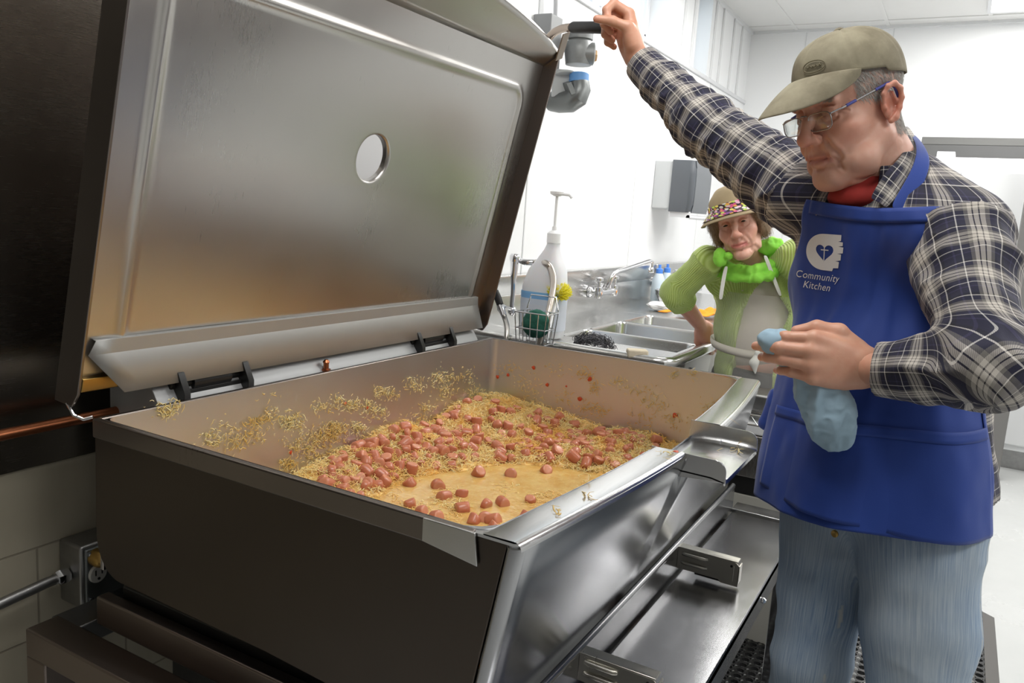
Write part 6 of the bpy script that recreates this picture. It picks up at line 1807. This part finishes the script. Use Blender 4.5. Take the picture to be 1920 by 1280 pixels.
Va, Fa = gh_.mesh(.0024)
tr = Sdf(); tr.ell(W(1420, 560, 2.88), (.08, .12, .13), (GF, GL, MU)).ell(gp_, (.10, .14, .14), (GF, GL, MU), k=.05)
gRk = gp_ - GL * .09; gLk = gp_ + GL * .09
tr.chain([gRk, (gRk[0], gRk[1], .42), (gRk[0], gRk[1], .06)], [.07, .05, .035], .03); tr.chain([gLk, (gLk[0], gLk[1], .42), (gLk[0], gLk[1], .06)], [.07, .05, .035], .03)
tr.cone(gsh, gel, .05, .038, .03); tr.cone(gel, gwr, .036, .024, .03)
gls, gle, glw = W(1500, 486, 2.66), W(1540, 590, 2.62), W(1480, 660, 2.60)
tr.chain([gls, gle, glw], [.05, .036, .025], .03); tr.cone(W(1360, 520, 2.90), W(1460, 520, 2.88), .03, .03, .04)
Vt, Ft = tr.mesh(.009)
o_ = [0, len(Vgw), len(Vgw) + len(Va)]
gb = link_mesh('body', np.concatenate([Vgw, Va, Vt]), np.concatenate([Fg_, Fa + o_[1], Ft + o_[2]]), skin_mat('woman_skin'), wom, angle=0)
set_color(gb, 'skin', np.concatenate([Cg, hand_col(Va, tg, (.66, .32, .24)), np.tile(np.array((.66, .36, .27)), (len(Vt), 1))]))
eyes(wom, GB * GS, GC, plain('iris_brown', (.06, .035, .02), .1), (1, -.1, -.30))
# hair: soft waves round the head
M_gh = hair_mat('auburn_hair', (.17, .10, .055), (.50, .36, .22))
hh = Sdf()
rr = random.Random(4)
for s in (1, -1):
    for (x, y, z, r) in ((.030, .072, .030, .024), (.010, .080, .010, .026), (-.02, .082, .03, .032), (-.045, .074, .0, .034), (.020, .078, -.018, .018), (-.015, .080, -.030, .026), (-.06, .05, -.02, .035), (-.055, .06, .05, .038), (.045, .066, .055, .020)):
        hh.ell((x, s * y, z), (r, r * .8, r * 1.1), k=.012)
for (x, z, r) in ((-.08, .05, .045), (-.085, .0, .042), (-.07, -.04, .035)): hh.ell((x, 0, z), (r, .06, r), k=.02)
hh.ell((-.01, 0, .065), (.098, .082, .085), k=.02)
Vq, Fq = hh.mesh(.0045, .012); Nq = vnormals(Vq, Fq); Vq = Vq + Nq * (.0035 * vnoise(Vq * 90, 3))[:, None]
Vqw = GC + (Vq * GS) @ GB; ghair = link_mesh('hair', Vqw, Fq, M_gh, wom, angle=0)
Nqw = vnormals(Vqw, Fq); strands_on('hair_strand', Vqw, Nqw, Vq[:, 2] < .08, 5000, .028, .0006, -GB[2] + GB[0] * .2, M_gh, ghair, 3, .5, 5, .5, .12)
# hat: soft tan crown and a printed brim
M_tan = plain('tan_cotton', (.42, .33, .20), .85, 0, noise=.15, nscale=30, bump=.1)
def print_mat():
    t = NT('bright_print'); v = t.n('ShaderNodeTexVoronoi'); v.inputs['Scale'].default_value = 75; c = t.coords(); 
    mp = t.n('ShaderNodeMapping'); mp.inputs['Scale'].default_value = (1, 1, 1.8); t.l(c, mp.inputs[0]); t.l(mp.outputs[0], v.inputs['Vector'])
    sp = t.n('ShaderNodeSeparateColor'); t.l(v.outputs['Color'], sp.inputs[0])
    col = t.ramp(sp.outputs[0], [(0, (.75, .12, .30)), (.16, (.80, .40, .08)), (.32, (.72, .70, .62)), (.46, (.55, .72, .12)), (.60, (.25, .08, .30)), (.74, (.85, .50, .62)), (.88, (.85, .72, .15))], 'CONSTANT')
    t.set(Base__Color=t.mix(t.ramp(v.outputs['Distance'], [(.52, 0), (.60, 1)]), col, (.04, .02, .03)), Roughness=.7); return t.m
M_print2 = print_mat()
def hat_pt(th, t):
    c = np.array([-.004, 0, .062]); rx, ry, rz = .108, .092, .092
    xr = math.cos(th) * rx; zr = .062 + .10 * xr; e0 = math.asin(max(-.8, min(.8, (zr - c[2]) / rz))); e = e0 + (PI / 2 - e0) * t
    p = c + np.array([rx * math.cos(e) ** .8 * math.cos(th), ry * math.cos(e) ** .8 * math.sin(th), rz * math.sin(e) ** 1.0 if e > 0 else rz * math.sin(e)])
    return p + nrm(p - c) * float(vnoise(np.array([[p[0] * 26, p[1] * 26, p[2] * 20]]), 5)[0]) * .005 * math.sin(PI * min(1, t * 1.1))
m = MB(); m.grid([[GH(hat_pt(th, t)) for t in np.linspace(0, 1, 22)] for th in np.linspace(0, 2 * PI, 80, endpoint=False)], closed_u=True)
hat = m.build('sun_hat', M_tan, wom, solid=.002, angle=0)
m = MB(); m.grid([[GH(hat_pt(th, t) + nrm(hat_pt(th, t) - np.array([0, 0, .06])) * .003) for t in np.linspace(.0, .17, 5)] for th in np.radians(np.linspace(-80, 80, 60))]); m.build('hat_band', M_print2, hat, solid=.0015, angle=0)
P = []
for s in np.linspace(-1, 1, 50):
    th = s * math.radians(98); b0 = hat_pt(th, .02); row = []
    for t in np.linspace(0, 1, 10):
        L = .062 * (1 - .45 * abs(s) ** 3) * t; p = b0 + nrm(np.array([math.cos(th) + .5, math.sin(th) * .75, 0])) * L; p[2] += -.50 * L - .018 * s * s * t; row.append(GH(p))
    P.append(row)
m = MB(); m.grid(P); m.build('hat_brim', M_tan, hat, solid=.003, angle=0)
P2 = [[q + GB[2] * .004 for q in row[:8]] for row in P[6:44]]; m = MB(); m.grid(P2); m.build('printed_cover', M_print2, hat, solid=.001, angle=0)
# cardigan
cs = Sdf()
cs.ell(W(1418, 530, 2.86), (.120, .165, .15), (GF, GL, MU), k=.05).ell(W(1420, 620, 2.86), (.125, .155, .14), (GF, GL, MU), k=.05).ell(gp_ + [0, 0, .03], (.135, .17, .11), (GF, GL, MU), k=.05)
cs.cone(W(1350, 522, 2.85), W(1470, 520, 2.80), .055, .055, .04); cs.cone(gsh, W(1400, 498, 2.86), .050, .045, .04); cs.cone(gls, W(1415, 495, 2.86), .050, .045, .04)
cs.chain([gsh, gel, gel + (gwr - gel) * .22], [.048, .050, .045], .03); cs.chain([gls, gle, gle + (glw - gle) * .3], [.066, .062, .05], .03)
cs.cone(gel + (gwr - gel) * .20, gel + (gwr - gel) * .30, .049, .048, .006)
def ccut(D, ax):
    X, Y, Z = ax[0][:, None, None], ax[1][None, :, None], ax[2][None, None, :]
    D = np.maximum(D, (gp_[2] - .035 - Z) + 0 * X + 0 * Y)
    # open front
    a = (X - gp_[0]) * GF[0] + (Y - gp_[1]) * GF[1]; b = (X - gp_[0]) * GL[0] + (Y - gp_[1]) * GL[1]; zt = W(1400, 508, 2.72)[2]
    w = np.clip((zt - Z) * .55, 0, .075)
    cut = np.where((a > 0) & (Z < zt), w - np.abs(b - .01), -1.0)
    n = nrm(gwr - gel); o = gel + (gwr - gel) * .32; gg = (X - o[0]) * n[0] + (Y - o[1]) * n[1] + (Z - o[2]) * n[2]; q = (X - o[0]) ** 2 + (Y - o[1]) ** 2 + (Z - o[2]) ** 2
    D = np.where(q < .12 ** 2, np.maximum(D, gg), D)
    return np.maximum(D, cut).astype(np.float32)
Vc, Fc = cs.mesh(.006, .02, ccut); Nc = vnormals(Vc, Fc)
uvc, _ = limb_uv(Vc, [gsh, gel, gwr], nrm(-RC[:, 2]), 0); tq = Vc - gp_; tht = np.arctan2(tq @ GL, tq @ GF); mS = (_ < .08) & (((Vc - gsh) @ nrm(gel - gsh)) > .0)
uvc[~mS] = np.stack([tht * .15, Vc[:, 2]], 1)[~mS]
Vc = Vc + Nc * (folds(Vc, 12, 31, .005) + folds(Vc, 26, 32, .002))[:, None]
def knit_mat():
    t = NT('green_knit'); at = t.n('ShaderNodeAttribute', _attribute_name='cloth_uv'); sp = t.n('ShaderNodeSeparateXYZ'); t.l(at.outputs['Vector'], sp.inputs[0])
    w = t.math('SINE', t.math('MULTIPLY', sp.outputs[0], 2 * PI / .0065)); n = t.noise(t.coords(), 300, 2)
    c = t.mix(t.math('MULTIPLY_ADD', w, .5, .5), (.38, .52, .10), (.56, .70, .24)); t.set(Base__Color=c, Roughness=.85, Sheen__Weight=.2)
    t.bump(t.math('ADD', w, n), .5, .002); return t.m
M_knit = knit_mat(); co = link_mesh('cardigan', Vc, Fc, M_knit, wom, angle=0); knit_uv(co, uvc)
bs3 = Sdf(); bs3.ell(W(1418, 540, 2.86), (.105, .145, .15), (GF, GL, MU), k=.05).ell(W(1420, 640, 2.86), (.112, .14, .14), (GF, GL, MU), k=.05)
bs3.cone(W(1412, 512, 2.83), W(1412, 530, 2.84), .070, .09, .04); V_, F_ = bs3.mesh(.007); link_mesh('blouse', V_, F_, plain('beige_blouse', (.66, .60, .54), .8, 0, noise=.08, nscale=20), wom, angle=0)
# scarf
sc3 = Sdf(); nb = W(1402, 488, 2.75); fl_ = []
for i, a in enumerate(np.linspace(0, 2 * PI, 17)): fl_.append(nb + (GF * math.cos(a) * .068 + GL * math.sin(a) * .078) + MU * (-.012 - .022 * math.cos(a)))
sc3.chain(fl_, [.016] * 17, .01); 
for i, a in enumerate(np.linspace(.2, 2 * PI, 13)): q = nb + (GF * math.cos(a) * .078 + GL * math.sin(a) * .098) + MU * (-.036 - .024 * math.cos(a)); fl_.append(q)
sc3.chain(fl_[17:], [.012] * 13, .012)
sc3.ell(W(1350, 482, 2.66), (.024, .013, .030), (RC[:, 0], RC[:, 2], RC[:, 1]), k=.012); sc3.ell(W(1366, 480, 2.64), (.012, .012, .012), k=.008); sc3.ell(W(1446, 462, 2.72), (.05, .02, .030), (RC[:, 0], RC[:, 2], RC[:, 1]), k=.02)
V_, F_ = sc3.mesh(.0045); N_ = vnormals(V_, F_); V_ = V_ + N_ * (folds(V_, 32, 41, .0035) + folds(V_, 70, 42, .002))[:, None]
link_mesh('scarf', V_, F_, plain('lime_scarf', (.28, .74, .07), .7, 0, noise=.2, nscale=30, Subsurface__Weight=.1), wom, angle=0)
# trousers, shoes
ps_ = Sdf(); ps_.ell(gp_, (.125, .165, .13), (GF, GL, MU), k=.05)
for k_ in (gRk, gLk): ps_.chain([k_, (k_[0], k_[1], .42), (k_[0], k_[1], .08)], [.09, .068, .062], .02)
ps_.plane((0, 0, gp_[2] + .05), (0, 0, 1)); V_, F_ = ps_.mesh(.008); link_mesh('trousers', V_, F_, plain('charcoal_cloth', (.055, .06, .07), .8, 0, noise=.2, nscale=12), wom, angle=0)
for k_ in (gRk, gLk):
    s_ = Sdf(); b = np.array([k_[0], k_[1], 0]); s_.cone(b + [0, 0, .045], b + GF * .14 + [0, 0, .035], .042, .032, .03); s_.ell(b + [0, 0, .06], (.045, .04, .045), k=.02); s_.plane((0, 0, .003), (0, 0, -1)); V_, F_ = s_.mesh(.007); link_mesh('shoe', V_, F_, M_white, wom, angle=0)
# clear vinyl apron
def vinyl():
    m = bpy.data.materials.new('clear_vinyl'); m.use_nodes = True; t = m.node_tree; t.nodes.clear(); o = t.nodes.new('ShaderNodeOutputMaterial'); mx = t.nodes.new('ShaderNodeMixShader'); tr_ = t.nodes.new('ShaderNodeBsdfTransparent'); pr = t.nodes.new('ShaderNodeBsdfPrincipled')
    pr.inputs['Base Color'].default_value = (.78, .76, .72, 1); pr.inputs['Roughness'].default_value = .25; mx.inputs[0].default_value = .24; t.links.new(tr_.outputs[0], mx.inputs[1]); t.links.new(pr.outputs[0], mx.inputs[2]); t.links.new(mx.outputs[0], o.inputs[0]); return m
gap = Sdf(); gap.it = list(cs.it[:3]); gap.cone(gp_ + [0, 0, .05], gp_ + [0, 0, -.30] + GF * .04, .15, .17, .05)
def g_pt(th, z, off=.012):
    th, z = np.broadcast_arrays(th, z); dirs = np.cos(th)[..., None] * GF + np.sin(th)[..., None] * GL; c = np.zeros(th.shape + (3,)); c[..., 0] = gp_[0]; c[..., 1] = gp_[1]; c[..., 2] = z; r = np.full(th.shape, .40)
    for _ in range(50): r = np.clip(r - (gap.eval(c + dirs * r[..., None]) - off) * .8, .05, .42)
    return c + dirs * r[..., None], dirs
zt_ = W(1400, 552, 2.72)[2]; zb_ = gp_[2] - .28
tt = np.linspace(0, 1, 60)[:, None]; uu = np.linspace(-1, 1, 60)[None, :]; zz = zb_ + (zt_ - zb_) * tt + 0 * uu; TH = np.radians(np.interp(zz, [zb_, zt_ - .1, zt_], [95, 85, 62])) * uu
Pg, Dg = g_pt(TH, zz); Pg = Pg + Dg * (.004 * vnoise(np.stack([TH * 3, zz * 12, TH * 0], -1), 51))[..., None]
m = MB(); m.grid(Pg); va = m.build('vinyl_apron', vinyl(), wom, angle=0)
M_tie = plain('white_tie', (.78, .78, .74), .8)
def gtie(name, pts, w): 
    P = [W(*q) for q in pts]; ribbon(name, [p - RC[:, 0] * w for p in P], [p + RC[:, 0] * w for p in P], M_tie, va, .002)
gtie('strap', [(1362, 498, 2.665), (1357, 520, 2.68), (1353, 545, 2.69), (1351, 562, 2.70)], .007); gtie('strap', [(1434, 478, 2.665), (1442, 498, 2.67), (1452, 525, 2.68), (1464, 556, 2.69)], .007)
zb2 = W(1400, 655, 2.72)[2]; th = np.radians(np.linspace(-95, 95, 60)); m = MB(); A_, D_ = g_pt(th, zb2 + .010 + .012 * np.cos(th) * -1); B_, D2 = g_pt(th, zb2 - .016 + .012 * np.cos(th) * -1)
m.grid(np.stack([A_ + D_ * .004, (A_ + B_) / 2 + D_ * .007, B_ + D2 * .004], 1)); m.build('waist_band', plain('band_cream', (.62, .58, .52), .6), va, solid=.002, angle=0)
bl = Sdf(); bl.chain([W(1420, 664, 2.70), W(1414, 680, 2.69), W(1416, 700, 2.69)], [.008, .016, .003], .004); bl.ell(W(1420, 662, 2.695), (.012, .010, .010), k=.005); V_, F_ = bl.mesh(.003); link_mesh('bow_end', V_, F_, M_tie, va, angle=0)
